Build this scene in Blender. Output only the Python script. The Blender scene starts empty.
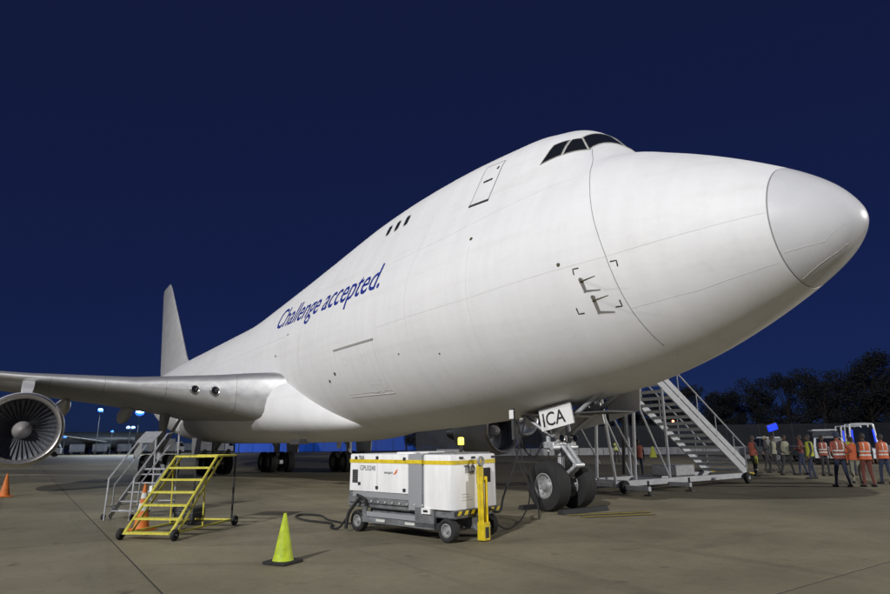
import bpy, bmesh, math, random
import numpy as np
from mathutils import Vector, Matrix
random.seed(7); rng = np.random.default_rng(7)
SC = bpy.context.scene
COL = SC.collection
RAD = math.radians
# ------------------------------------------------------------------ camera
cam = bpy.data.cameras.new('camera'); camo = bpy.data.objects.new('camera', cam); COL.objects.link(camo)
cam.sensor_width = 36; cam.lens = 24.14; cam.clip_start = .1; cam.clip_end = 6000
yaw, pitch, roll = RAD(145.2918), RAD(13.687), RAD(-0.6257)
fw = Vector((math.cos(yaw)*math.cos(pitch), math.sin(yaw)*math.cos(pitch), math.sin(pitch)))
rt = Vector((math.sin(yaw), -math.cos(yaw), 0)); up = rt.cross(fw)
r2 = rt*math.cos(roll)+up*math.sin(roll); u2 = up*math.cos(roll)-rt*math.sin(roll)
camo.matrix_world = Matrix(((r2.x, u2.x, -fw.x, 3.847), (r2.y, u2.y, -fw.y, -11.602), (r2.z, u2.z, -fw.z, 1.708), (0, 0, 0, 1)))
SC.camera = camo
# ------------------------------------------------------------------ sky (deep dusk)
W = bpy.data.worlds.new('World'); SC.world = W; W.use_nodes = True
nt = W.node_tree; bg = nt.nodes['Background']
sky = nt.nodes.new('ShaderNodeTexSky'); sky.sky_type = 'NISHITA'; sky.sun_disc = False
sky.sun_elevation = RAD(30); sky.sun_rotation = RAD(146); sky.ozone_density = 3.0; sky.air_density = 1.0; sky.dust_density = .3
dusk = nt.nodes.new('ShaderNodeMix'); dusk.data_type = 'RGBA'; dusk.blend_type = 'MULTIPLY'; dusk.inputs[0].default_value = 1
nt.links.new(sky.outputs[0], dusk.inputs[6]); dusk.inputs[7].default_value = (.0032, .011, .045, 1)      # what is left of the daylight
tint = nt.nodes.new('ShaderNodeMix'); tint.data_type = 'RGBA'; tint.blend_type = 'ADD'; tint.inputs[0].default_value = 1
nt.links.new(dusk.outputs[2], tint.inputs[6]); tint.inputs[7].default_value = (.046, .064, .22, 1)           # even night blue
nt.links.new(tint.outputs[2], bg.inputs[0]); bg.inputs[1].default_value = .13
# ------------------------------------------------------------------ view
vs = SC.view_settings; vs.view_transform = 'Standard'; vs.look = 'None'; vs.exposure = 0; vs.gamma = 1
FLOODS = [((26, -60, 36), (-14, 0, 4), 186000, (1, .995, 1.0)),      # apron floodlight masts behind and beside the photographer
          ((32, 46, 21), (-14, 10, 0), 76000, (1, .97, .92)),
          ((-48, -66, 33), (-30, 0, 2), 52000, (1, .97, .92))]

# ------------------------------------------------------------------ materials
MATS = {}
def mat(name, col=(.5, .5, .5), rough=.5, metal=0, noise=0, nscale=4, emit=None, estr=0, coat=0, alpha=None, bump=0, bscale=60, stretch=None, spec=None):
    if name in MATS: return MATS[name]
    m = bpy.data.materials.new(name); m.use_nodes = True; MATS[name] = m
    t = m.node_tree; b = t.nodes['Principled BSDF']
    b.inputs['Base Color'].default_value = (*col, 1); b.inputs['Roughness'].default_value = rough; b.inputs['Metallic'].default_value = metal
    if spec is not None: b.inputs['Specular IOR Level'].default_value = spec
    if coat: b.inputs['Coat Weight'].default_value = coat; b.inputs['Coat Roughness'].default_value = .12
    if emit: b.inputs['Emission Color'].default_value = (*emit, 1); b.inputs['Emission Strength'].default_value = estr
    tc = t.nodes.new('ShaderNodeTexCoord')
    src = tc.outputs['Object']
    if stretch:
        mp = t.nodes.new('ShaderNodeMapping'); mp.inputs['Scale'].default_value = stretch; t.links.new(src, mp.inputs[0]); src = mp.outputs[0]
    if noise:
        n = t.nodes.new('ShaderNodeTexNoise'); n.inputs['Scale'].default_value = nscale; n.inputs['Detail'].default_value = 6; n.inputs['Roughness'].default_value = .65
        t.links.new(src, n.inputs['Vector'])
        rp = t.nodes.new('ShaderNodeValToRGB'); rp.color_ramp.elements[0].position = .3; rp.color_ramp.elements[1].position = .7
        a = [max(0, c*(1-noise)) for c in col]; z = [min(1, c*(1+noise*.5)) for c in col]
        rp.color_ramp.elements[0].color = (*a, 1); rp.color_ramp.elements[1].color = (*z, 1)
        t.links.new(n.outputs[0], rp.inputs[0]); t.links.new(rp.outputs[0], b.inputs['Base Color'])
        mr = t.nodes.new('ShaderNodeMapRange'); mr.inputs[3].default_value = max(0.05, rough-.1); mr.inputs[4].default_value = min(1, rough+.12)
        t.links.new(n.outputs[0], mr.inputs[0]); t.links.new(mr.outputs[0], b.inputs['Roughness'])
    if bump:
        n2 = t.nodes.new('ShaderNodeTexNoise'); n2.inputs['Scale'].default_value = bscale; n2.inputs['Detail'].default_value = 4
        t.links.new(tc.outputs['Object'], n2.inputs['Vector'])
        bp = t.nodes.new('ShaderNodeBump'); bp.inputs['Strength'].default_value = bump; bp.inputs['Distance'].default_value = .02
        t.links.new(n2.outputs[0], bp.inputs['Height']); t.links.new(bp.outputs[0], b.inputs['Normal'])
    return m

def concrete_mat():
    m = bpy.data.materials.new('apron_concrete'); m.use_nodes = True; MATS['concrete'] = m
    t = m.node_tree; b = t.nodes['Principled BSDF']; L = t.links.new
    geo = t.nodes.new('ShaderNodeNewGeometry')
    def noise(scale, detail=5, rough=.6, st=None):
        src = geo.outputs['Position']
        if st:
            mp = t.nodes.new('ShaderNodeMapping'); mp.inputs['Scale'].default_value = st; mp.inputs['Rotation'].default_value = (0, 0, .25); L(src, mp.inputs[0]); src = mp.outputs[0]
        n = t.nodes.new('ShaderNodeTexNoise'); n.inputs['Scale'].default_value = scale; n.inputs['Detail'].default_value = detail; n.inputs['Roughness'].default_value = rough
        L(src, n.inputs['Vector']); return n.outputs[0]
    def ramp(x, p0, p1, c0, c1):
        r = t.nodes.new('ShaderNodeValToRGB'); r.color_ramp.elements[0].position = p0; r.color_ramp.elements[1].position = p1
        r.color_ramp.elements[0].color = (*c0, 1); r.color_ramp.elements[1].color = (*c1, 1); L(x, r.inputs[0]); return r.outputs[0]
    def mul(a, bb, f=1):
        x = t.nodes.new('ShaderNodeMix'); x.data_type = 'RGBA'; x.blend_type = 'MULTIPLY'; x.inputs[0].default_value = f; L(a, x.inputs[6]); L(bb, x.inputs[7]); return x.outputs[2]
    c = ramp(noise(.35, 7), .3, .72, (.172, .150, .092), (.302, .268, .170))
    c = mul(c, ramp(noise(14, 6, .75), .25, .75, (.80, .80, .80), (1, 1, 1)))
    c = mul(c, ramp(noise(.55, 6, .7, (1, .28, 1)), .26, .44, (.48, .47, .46), (1, 1, 1)), .9)     # tyre and fluid stains
    c = mul(c, ramp(noise(1.6, 3, .5), .24, .33, (.40, .38, .36), (1, 1, 1)), .85)                # oil spots
    c = mul(c, ramp(noise(90, 2), .3, .7, (.86, .86, .86), (1, 1, 1)))
    c = mul(c, ramp(noise(.9, 4, .6, (.05, 1.3, 1)), .30, .42, (.62, .61, .60), (1, 1, 1)), .8)   # tyre tracks along the stand
    c = mul(c, ramp(noise(5.0, 5, .7), .30, .48, (.80, .79, .78), (1, 1, 1)), .9)
    oi = t.nodes.new('ShaderNodeObjectInfo')
    c = mul(c, ramp(oi.outputs['Random'], 0, 1, (.80, .80, .81), (1, 1, 1)))
    L(c, b.inputs['Base Color'])
    mr = t.nodes.new('ShaderNodeMapRange'); mr.inputs[3].default_value = .6; mr.inputs[4].default_value = .9; L(noise(2.2), mr.inputs[0]); L(mr.outputs[0], b.inputs['Roughness'])
    bp = t.nodes.new('ShaderNodeBump'); bp.inputs['Strength'].default_value = .25; bp.inputs['Distance'].default_value = .01
    L(noise(60, 5), bp.inputs['Height']); L(bp.outputs[0], b.inputs['Normal'])
concrete_mat()

def aircraft_white():
    m = bpy.data.materials.new('aircraft_white'); m.use_nodes = True; MATS['awhite'] = m
    t = m.node_tree; b = t.nodes['Principled BSDF']; L = t.links.new
    tc = t.nodes.new('ShaderNodeTexCoord')
    def noise(scale, st, detail=6, rough=.6):
        mp = t.nodes.new('ShaderNodeMapping'); mp.inputs['Scale'].default_value = st; L(tc.outputs['Object'], mp.inputs[0])
        n = t.nodes.new('ShaderNodeTexNoise'); n.inputs['Scale'].default_value = scale; n.inputs['Detail'].default_value = detail; n.inputs['Roughness'].default_value = rough
        L(mp.outputs[0], n.inputs['Vector']); return n.outputs[0]
    def ramp(x, p0, p1, c0, c1):
        r = t.nodes.new('ShaderNodeValToRGB'); r.color_ramp.elements[0].position = p0; r.color_ramp.elements[1].position = p1
        r.color_ramp.elements[0].color = (*c0, 1); r.color_ramp.elements[1].color = (*c1, 1); L(x, r.inputs[0]); return r.outputs[0]
    def mul(a, bb, f=1):
        x = t.nodes.new('ShaderNodeMix'); x.data_type = 'RGBA'; x.blend_type = 'MULTIPLY'; x.inputs[0].default_value = f; L(a, x.inputs[6]); L(bb, x.inputs[7]); return x.outputs[2]
    c = ramp(noise(.5, (1, 1, 1)), .3, .7, (.79, .79, .795), (.83, .828, .825))
    c = mul(c, ramp(noise(1.1, (2.2, .3, .3)), .3, .6, (.92, .92, .92), (1, 1, 1)), .7)      # rain streaks down the skin
    c = mul(c, ramp(noise(1.0, (.14, 1, 2.4)), .28, .5, (.93, .925, .90), (1, 1, 1)), .8)     # airflow streaks along it
    c = mul(c, ramp(noise(9, (1, 1, 1)), .25, .6, (.975, .975, .97), (1, 1, 1)))
    c = mul(c, ramp(noise(2.6, (.5, 1, 1), 7, .7), .24, .40, (.86, .855, .83), (1, 1, 1)), .6)     # handling grime
    L(c, b.inputs['Base Color'])
    mr = t.nodes.new('ShaderNodeMapRange'); b.inputs['Specular IOR Level'].default_value = .35; mr.inputs[3].default_value = .45; mr.inputs[4].default_value = .65; L(noise(1.3, (1, 1, 1)), mr.inputs[0]); L(mr.outputs[0], b.inputs['Roughness'])
    bp = t.nodes.new('ShaderNodeBump'); bp.inputs['Strength'].default_value = .12; bp.inputs['Distance'].default_value = .03
    L(noise(.9, (1.2, .6, .6), 2), bp.inputs['Height']); L(bp.outputs[0], b.inputs['Normal'])
aircraft_white()
MATS['radome'] = None; del MATS['radome']
mat('radome', (.66, .663, .675), .36, noise=.05, nscale=2, coat=.3)  # paint darkened so the radome carries some of the nose's shade
mat('seam', (.24, .24, .24), .7); mat('lap', (.60, .60, .59), .6); mat('mark_black', (.03, .03, .03), .6)
mat('livery_blue', (.015, .036, .29), .4); mat('glass_dark', (.012, .014, .016), .08, spec=.8); mat('win_frame', (.36, .36, .33), .5)
mat('olive_metal', (.10, .095, .06), .5, .5); mat('bare_metal', (.60, .60, .59), .38, .65, noise=.07, nscale=1.5, stretch=(3, .4, 3))
mat('wing_grey', (.44, .445, .44), .42, noise=.2, nscale=.8, stretch=(.4, 1.4, 1)); mat('belly_grey', (.62, .62, .61), .45, noise=.12, nscale=1.1)
mat('lip_metal', (.62, .60, .57), .3, .85, noise=.12, nscale=3); mat('duct_dark', (.13, .14, .18), .4, .3, noise=.2); mat('blade', (.36, .37, .40), .3, .7)
mat('spinner', (.46, .44, .42), .35, .3); mat('tyre', (.018, .018, .018), .8, noise=.3, nscale=9); mat('rim', (.30, .30, .30), .5, .2, noise=.2, nscale=8)
mat('gear_grey', (.52, .53, .54), .4, .3, noise=.25, nscale=6); mat('gear_dark', (.06, .06, .06), .6, noise=.2); mat('plate_white', (.80, .80, .78), .5, noise=.05)
mat('gpu_white', (.80, .80, .79), .42, noise=.13, nscale=2.2, stretch=(2.5, 2.5, .5)); mat('gpu_grey', (.17, .175, .18), .55, .1, noise=.5, nscale=5); mat('gpu_post', (.27, .28, .29), .5)
mat('yellow', (.72, .54, .015), .5, noise=.35, nscale=8); mat('stair_yellow', (.62, .56, .07), .55, noise=.3, nscale=14); mat('black', (.02, .02, .02), .55); mat('rubber', (.016, .016, .017), .75, noise=.2)
mat('lime', (.44, .56, .015), .6, noise=.4, nscale=7); mat('orange', (.62, .16, .02), .6, noise=.4, nscale=7); mat('reflect', (.62, .62, .58), .35, noise=.1)
mat('alu', (.52, .53, .54), .4, .5, noise=.2, nscale=9); mat('stairs_white', (.66, .68, .70), .45, noise=.15, nscale=5)
mat('amber', (.9, .7, .02), .3, emit=(1, .85, .15), estr=1.6); mat('logo_orange', (.75, .16, .03), .5); mat('letters', (.02, .02, .025), .5)
mat('skin', (.26, .15, .095), .55, noise=.12, nscale=12); mat('skin_dark', (.10, .055, .035), .5, noise=.12); mat('hair', (.02, .015, .012), .7); mat('eye', (.01, .01, .01), .3)
mat('navy', (.025, .032, .065), .85, noise=.3, nscale=9); mat('dark_cloth', (.028, .027, .03), .85, noise=.3, nscale=9); mat('maroon', (.13, .035, .025), .85, noise=.25, nscale=9)
mat('vest_orange', (.50, .10, .03), .7, noise=.15, nscale=9); mat('vest_red', (.24, .06, .035), .75, noise=.2, nscale=9); mat('vest_yellow', (.34, .36, .035), .7, noise=.15, nscale=9); mat('vest_sand', (.24, .235, .17), .8, noise=.25, nscale=9)
mat('tape', (.5, .5, .46), .4); mat('shoe', (.015, .014, .013), .6)
mat('car_white', (.62, .64, .66), .25, coat=.5, noise=.04); mat('car_glass', (.01, .012, .015), .06, spec=.8); mat('car_dark', (.05, .055, .06), .4, noise=.2)
mat('blue_lamp', (.02, .05, .5), .3, emit=(.014, .05, 1), estr=.9); mat('lamp_blue', (.1, .3, 1), .3, emit=(.02, .13, 1), estr=2.4); mat('red_lamp', (.6, .1, .05), .3, emit=(1, .22, .10), estr=9)
mat('orange_lamp', (.8, .4, .1), .3, emit=(1, .48, .10), estr=6); mat('white_lamp', (.8, .8, .9), .3, emit=(.22, .48, 1), estr=1.5)
mat('blue_glow_sheet', (.02, .10, .62), .5, noise=.35, nscale=.25, stretch=(1, 1, .4), emit=(.01, .10, .55), estr=.16); mat('fence_grey', (.042, .045, .052), .7, noise=.25, nscale=.6); mat('barrier', (.42, .42, .41), .7, noise=.3, nscale=1.2)  # shed sheets glow weakly, standing in for blue light on the walls
mat('leaf', (.045, .05, .048), .8, noise=.4, nscale=.4); mat('bark', (.05, .04, .03), .9); mat('cart', (.10, .105, .12), .6, noise=.4, nscale=.7); mat('pole', (.06, .065, .07), .6, .2)
mat('paint_yellow', (.36, .28, .03), .8, noise=.35, nscale=6); mat('paint_black', (.045, .042, .038), .85, noise=.3); mat('sealant', (.03, .028, .024), .9, noise=.3)
M = MATS

# ------------------------------------------------------------------ helpers
class MB:
    def __init__(s): s.v = []; s.f = []; s.m = []
    def add(s, v, f, mi=0):
        o = len(s.v); s.v += [tuple(map(float, p)) for p in v]; s.f += [tuple(i+o for i in q) for q in f]; s.m += [mi]*len(f); return s
    def box(s, a, b, mi=0, mtx=None, bev=0):
        x0, y0, z0 = a; x1, y1, z1 = b
        if bev:
            pts = []
            for z, k in ((z0, bev), (z0+bev, 0), (z1-bev, 0), (z1, bev)):
                e = bev
                ring = [(x0+k+e*(1-k/bev)*1, y0+k), (x1-k-e*(1-k/bev), y0+k), (x1-k, y0+k+e*(1-k/bev)), (x1-k, y1-k-e*(1-k/bev)), (x1-k-e*(1-k/bev), y1-k), (x0+k+e*(1-k/bev), y1-k), (x0+k, y1-k-e*(1-k/bev)), (x0+k, y0+k+e*(1-k/bev))]
                if k: ring = [(x0+k, y0+k), (x1-k, y0+k), (x1-k, y0+k), (x1-k, y1-k), (x1-k, y1-k), (x0+k, y1-k), (x0+k, y1-k), (x0+k, y0+k)]
                pts += [(px, py, z) for px, py in ring]
            f = [tuple(range(7, -1, -1)), tuple(range(24, 32))]
            for r in range(3):
                for i in range(8): f.append((r*8+i, r*8+(i+1) % 8, r*8+8+(i+1) % 8, r*8+8+i))
        else:
            pts = [(x0, y0, z0), (x1, y0, z0), (x1, y1, z0), (x0, y1, z0), (x0, y0, z1), (x1, y0, z1), (x1, y1, z1), (x0, y1, z1)]
            f = [(3, 2, 1, 0), (4, 5, 6, 7), (0, 1, 5, 4), (1, 2, 6, 5), (2, 3, 7, 6), (3, 0, 4, 7)]
        if mtx is not None: pts = [tuple(mtx @ Vector(p)) for p in pts]
        return s.add(pts, f, mi)
    def tube(s, a, b, r0, r1=None, n=10, mi=0, cap=True):
        if r1 is None: r1 = r0
        a = Vector(a); b = Vector(b); d = (b-a).normalized(); t = Vector((0, 0, 1)) if abs(d.z) < .9 else Vector((1, 0, 0))
        u = d.cross(t).normalized(); w = d.cross(u)
        v = [a+(u*math.cos(2*math.pi*i/n)+w*math.sin(2*math.pi*i/n))*r0 for i in range(n)]+[b+(u*math.cos(2*math.pi*i/n)+w*math.sin(2*math.pi*i/n))*r1 for i in range(n)]
        f = [(i, n+i, n+(i+1) % n, (i+1) % n) for i in range(n)]
        if cap: f += [tuple(range(n)), tuple(range(2*n-1, n-1, -1))]
        return s.add(v, f, mi)
    def path(s, pts, r, n=8, mi=0, sub=6):
        P = [Vector(p) for p in pts]; Q = []
        if sub > 1:
            E = [P[0]*2-P[1]]+P+[P[-1]*2-P[-2]]
            for i in range(1, len(E)-2):
                for k in range(sub):
                    t = k/sub; Q.append(.5*((2*E[i])+(-E[i-1]+E[i+1])*t+(2*E[i-1]-5*E[i]+4*E[i+1]-E[i+2])*t*t+(-E[i-1]+3*E[i]-3*E[i+1]+E[i+2])*t**3))
            Q.append(P[-1])
        else: Q = P
        v = []; f = []; pu = None
        for i, p in enumerate(Q):
            d = (Q[min(i+1, len(Q)-1)]-Q[max(i-1, 0)]).normalized()
            if pu is None: t = Vector((0, 0, 1)) if abs(d.z) < .9 else Vector((1, 0, 0)); u = d.cross(t).normalized()
            else: u = (pu-d*pu.dot(d)).normalized()
            pu = u; w = d.cross(u)
            v += [p+(u*math.cos(2*math.pi*k/n)+w*math.sin(2*math.pi*k/n))*r for k in range(n)]
        for i in range(len(Q)-1):
            for k in range(n): f.append((i*n+k, i*n+n+k, i*n+n+(k+1) % n, i*n+(k+1) % n))
        f += [tuple(range(n)), tuple(range(len(v)-1, len(v)-n-1, -1))]
        return s.add(v, f, mi)
    def lathe(s, prof, axis='x', n=32, c=(0, 0, 0), mi=0, close=False):
        # prof: (a along axis, r)
        v = []; f = []
        for a, r in prof:
            for k in range(n):
                t = 2*math.pi*k/n; y, z = r*math.cos(t), r*math.sin(t)
                p = {'x': (a, y, z), 'y': (z, a, y), 'z': (y, z, a)}[axis]
                v.append((p[0]+c[0], p[1]+c[1], p[2]+c[2]))
        m = len(prof)
        for i in range(m-1+(1 if close else 0)):
            j = (i+1) % m
            for k in range(n): f.append((i*n+k, i*n+(k+1) % n, j*n+(k+1) % n, j*n+k))
        return s.add(v, f, mi)
    def prism(s, poly, h0, h1, axis='z', mi=0):
        n = len(poly)
        def P(p, h): return {'z': (p[0], p[1], h), 'y': (p[0], h, p[1]), 'x': (h, p[0], p[1])}[axis]
        v = [P(p, h0) for p in poly]+[P(p, h1) for p in poly]
        f = [tuple(range(n-1, -1, -1)), tuple(range(n, 2*n))]+[(i, (i+1) % n, n+(i+1) % n, n+i) for i in range(n)]
        return s.add(v, f, mi)
    def ball(s, c, r, n=10, mi=0):
        rx, ry, rz = (r, r, r) if isinstance(r, (int, float)) else r
        pr = []; v = []; f = []
        m = n//2+1
        for i in range(m+1):
            a = math.pi*i/m
            for k in range(n):
                t = 2*math.pi*k/n; v.append((c[0]+rx*math.sin(a)*math.cos(t), c[1]+ry*math.sin(a)*math.sin(t), c[2]-rz*math.cos(a)))
        for i in range(m):
            for k in range(n): f.append((i*n+k, i*n+(k+1) % n, i*n+n+(k+1) % n, i*n+n+k))
        return s.add(v, f, mi)
    def grid(s, P, mi=0, closed_u=False):
        # P[i][j] points
        nu = len(P); nv = len(P[0]); v = [p for r in P for p in r]; f = []
        for i in range(nu-1+(1 if closed_u else 0)):
            for j in range(nv-1): f.append((i*nv+j, ((i+1) % nu)*nv+j, ((i+1) % nu)*nv+j+1, i*nv+j+1))
        return s.add(v, f, mi)
    def mesh(s, name, mats, smooth=None):
        me = bpy.data.meshes.new(name); me.from_pydata(s.v, [], s.f)
        if not isinstance(mats, (list, tuple)): mats = [mats]
        for m in mats: me.materials.append(M[m] if isinstance(m, str) else m)
        if any(s.m): me.polygons.foreach_set('material_index', s.m)
        bm = bmesh.new(); bm.from_mesh(me); bmesh.ops.remove_doubles(bm, verts=bm.verts, dist=1e-5)
        bmesh.ops.dissolve_degenerate(bm, edges=bm.edges, dist=1e-6)
        bmesh.ops.recalc_face_normals(bm, faces=bm.faces); bm.to_mesh(me); bm.free()
        if smooth is not None:
            me.polygons.foreach_set('use_smooth', [True]*len(me.polygons))
            me.set_sharp_from_angle(angle=RAD(smooth))
        return me
    def obj(s, name, mats, parent=None, smooth=None, **k):
        return link(name, s.mesh(name, mats, smooth), parent, **k)
def link(name, me, parent=None, loc=None, rot=None, label=None, cat=None, group=None, kind=None):
    o = bpy.data.objects.new(name, me); COL.objects.link(o)
    if parent is not None: o.parent = parent
    if loc is not None: o.location = loc
    if rot is not None: o.rotation_euler = rot
    if label: o['label'] = label
    if cat: o['category'] = cat
    if group: o['group'] = group
    if kind: o['kind'] = kind
    return o
def thing(name, label, cat, loc=(0, 0, 0), rz=0, group=None): return link(name, None, None, loc, (0, 0, rz), label, cat, group)
def textmesh(body, w, h=None, thick=0, bold=0):
    cu = bpy.data.curves.new('lettering', 'FONT'); cu.body = body; cu.resolution_u = 3; cu.offset = bold
    o = bpy.data.objects.new('lettering', cu); COL.objects.link(o)
    dg = bpy.context.evaluated_depsgraph_get(); me = bpy.data.meshes.new_from_object(o.evaluated_get(dg))
    bpy.data.objects.remove(o); bpy.data.curves.remove(cu)
    co = np.array([v.co[:] for v in me.vertices]); x0, x1 = co[:, 0].min(), co[:, 0].max(); sx = w/(x1-x0)
    capz = .70; sy = sx if h is None else h/capz
    for v in me.vertices: v.co = ((v.co.x-x0)*sx, v.co.y*sy, 0)
    return me
def flat_text(body, w, h, mtx, parent, name='lettering', mt='letters', bold=0, **k):
    me = textmesh(body, w, h, bold=bold); me.transform(mtx); me.materials.clear(); me.materials.append(M[mt]); me.name = name
    return link(name, me, parent, **k)
def frame(o, xdir, ydir):
    x = Vector(xdir).normalized(); y = Vector(ydir); y = (y-x*y.dot(x)).normalized(); z = x.cross(y)
    return Matrix(((x.x, y.x, z.x, o[0]), (x.y, y.y, z.y, o[1]), (x.z, y.z, z.z, o[2]), (0, 0, 0, 1)))

# ------------------------------------------------------------------ ground
PX, PY = 7.6, 7.6
MB().add([(-3000, -3000, -.06), (3000, -3000, -.06), (3000, 3000, -.06), (-3000, 3000, -.06)], [(0, 1, 2, 3)]).obj('ground', 'concrete', kind='structure')
ground = bpy.data.objects['ground']
X0, NX, Y0, NY = -83.7, 14, -48.0, 13
MB().add([(X0-.1, Y0-.1, -.004), (X0+NX*PX+.1, Y0-.1, -.004), (X0+NX*PX+.1, Y0+NY*PY+.1, -.004), (X0-.1, Y0+NY*PY+.1, -.004)], [(0, 1, 2, 3)]).obj('joint_sealant', 'sealant', ground)
slab = MB(); g = .013; bv = .002
slab.add([(g, g, -.05), (PX-g, g, -.05), (PX-g, PY-g, -.05), (g, PY-g, -.05), (g, g, -bv), (PX-g, g, -bv), (PX-g, PY-g, -bv), (g, PY-g, -bv),
          (g+bv, g+bv, 0), (PX-g-bv, g+bv, 0), (PX-g-bv, PY-g-bv, 0), (g+bv, PY-g-bv, 0)],
         [(0, 1, 5, 4), (1, 2, 6, 5), (2, 3, 7, 6), (3, 0, 4, 7), (4, 5, 9, 8), (5, 6, 10, 9), (6, 7, 11, 10), (7, 4, 8, 11), (8, 9, 10, 11)])
slab_me = slab.mesh('concrete_slab', 'concrete')
for i in range(NX):
    for j in range(NY):
        link('concrete_slab', slab_me, ground, (X0+i*PX, Y0+j*PY, 0))
# painted floor marking by the nose gear: two yellow bars edged in black
def bar_mark(a, b, w, nm, mt, z):
    a = Vector((*a, z)); b = Vector((*b, z)); d = (b-a).normalized(); n = Vector((-d.y, d.x, 0))*w/2
    MB().add([a-n, b-n, b+n, a+n], [(0, 1, 2, 3)]).obj(nm, mt, ground)
for (a, b) in (((-6.85, -.75), (-6.05, 1.25)), ((-6.35, -.75), (-5.72, .95))):
    bar_mark(a, b, .34, 'black_marking', 'paint_black', .004); bar_mark(a, b, .12, 'yellow_marking', 'paint_yellow', .008)

# ------------------------------------------------------------------ aircraft fuselage surface
S = np.array([0, .12, .35, .75, 1.4, 2.2, 3.2, 4.2, 5.2, 6.4, 8, 10, 12.5, 15, 18, 21, 24, 28, 34, 40, 46, 52, 58, 64, 69, 70.6])
ZB = np.array([5.484, 5.159, 4.892, 4.6, 4.241, 3.858, 3.452, 3.139, 2.901, 2.716, 2.506, 2.312, 2.173, 2.09, 2.04, 2.02, 2.02, 2.02, 2.02, 2.02, 2.1, 2.6, 3.7, 5.2, 6.8, 7.4])
ZL = np.array([5.484, 5.84, 6.161, 6.527, 6.972, 7.445, 7.95, 8.37, 8.47, 8.52, 8.616, 8.665, 8.678, 8.654, 8.6, 8.57, 8.56, 8.56, 8.56, 8.56, 8.56, 8.56, 8.56, 8.5, 8.3, 8.2])
WD = np.array([0, .362, .644, .986, 1.394, 1.777, 2.152, 2.463, 2.702, 2.9, 3.078, 3.198, 3.249, 3.25, 3.25, 3.25, 3.25, 3.25, 3.25, 3.25, 3.25, 2.95, 2.35, 1.6, .8, .4])
ZT = np.array([-.06, -.034, -.003, .042, .11, .204, .321, 7.4, 9.32, 9.88, 10.1, 10.252, 10.276, 10.154, 9.778, 9.37, 8.99, 8.66, 8.45, 8.3, 8.2, 8.2, 8.2, 8, 7, 6])
RU = np.array([1, 1, 1, 1, 1, 1, 1, 1.5, 1.7, 1.85, 1.95, 2.0, 2.1, 2.2, 2.4, 2.7, 3, 3, 3, 3, 3, 2.8, 2.2, 1.5, .7, .3])
ts = np.sqrt(S); GR = {}
def ev(x, A):
    k = id(A)
    if k not in GR: GR[k] = np.gradient(A, ts)
    m = GR[k]; t = math.sqrt(max(x, 0)); i = int(min(max(np.searchsorted(ts, t)-1, 0), len(ts)-2)); h = ts[i+1]-ts[i]; u = (t-ts[i])/h
    return (2*u**3-3*u**2+1)*A[i]+(u**3-2*u**2+u)*h*m[i]+(-2*u**3+3*u**2)*A[i+1]+(u**3-u**2)*h*m[i+1]
AN = np.linspace(0, math.pi, 300); SN, CN = np.sin(AN), np.cos(AN)
def raw_section(x):
    zb, zl, w, zt, ru = [float(ev(x, A)) for A in (ZB, ZL, WD, ZT, RU)]
    zc = (zb+zl)/2
    pts = np.stack([w*SN, zc-(zl-zb)/2*CN], 1)
    if zt > zl-.3:
        pts = np.concatenate([pts, np.stack([ru*SN, zt-ru-ru*CN], 1)])
        al = pts[np.lexsort((pts[:, 0], pts[:, 1]))].tolist()
        h = []
        for v in al:       # right-hand hull, bottom to top
            while len(h) > 1 and (h[-1][0]-h[-2][0])*(v[1]-h[-2][1])-(h[-1][1]-h[-2][1])*(v[0]-h[-2][0]) <= 0: h.pop()
            h.append(v)
        pts = np.array(h)
    d = np.r_[0, np.cumsum(np.hypot(*np.diff(pts, axis=0).T))]
    q = np.linspace(0, d[-1], 160)
    return np.stack([np.interp(q, d, pts[:, 0]), np.interp(q, d, pts[:, 1])], 1)
TX = np.concatenate([np.linspace(0.002, math.sqrt(8), 150)**2, np.arange(8.1, 34, .1), np.arange(34, 70.7, .3)])
TS = np.stack([raw_section(x) for x in TX])
k0 = int(np.searchsorted(TX, 7)); k1 = int(np.searchsorted(TX, 33))
for _ in range(90):
    TS[k0:k1] = TS[k0:k1]*.5+.25*(TS[k0-1:k1-1]+TS[k0+1:k1+1])
k2 = int(np.searchsorted(TX, 1.4))
for _ in range(3): TS[k2:k0] = TS[k2:k0]*.5+.25*(TS[k2-1:k0-1]+TS[k2+1:k0+1])
def section(x):
    i = int(min(max(np.searchsorted(TX, x)-1, 0), len(TX)-2)); f = (x-TX[i])/(TX[i+1]-TX[i]); f = min(max(f, 0), 1)
    r = TS[i]*(1-f)+TS[i+1]*f
    return r, float(np.hypot(*np.diff(r, axis=0).T).sum())
def half(x, n):
    r, L = section(x); k = np.linspace(0, 159, n); i = np.arange(160)
    return np.stack([np.interp(k, i, r[:, 0]), np.interp(k, i, r[:, 1])], 1)
def loop(x, n, off=0):
    h = half(x, n); y = h[:, 0]; z = h[:, 1]
    if off:
        t = np.gradient(h, axis=0); t /= np.hypot(*t.T)[:, None]+1e-9; y = y+t[:, 1]*off; z = z-t[:, 0]*off; y[0] = y[-1] = 0
    return [(-x, -a, b) for a, b in zip(y, z)]+[(-x, a, b) for a, b in zip(y[-2:0:-1], z[-2:0:-1])]
def sp(x, z, off=0., side=-1):
    """point on the skin at station x aft of the nose and height z, pushed out by off"""
    def P(xx, zz):
        r, L = section(xx); zz = min(max(zz, r[0, 1]+1e-3), r[-1, 1]-1e-3)
        return Vector((-xx, side*float(np.interp(zz, r[:, 1], r[:, 0])), zz))
    p = P(x, z)
    if off:
        e = .05; n = (P(x+e, z)-P(x-e, z)).cross(P(x, z+e)-P(x, z-e)).normalized()
        if n.y*side < 0: n = -n
        p = p+n*off
    return p
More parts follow.
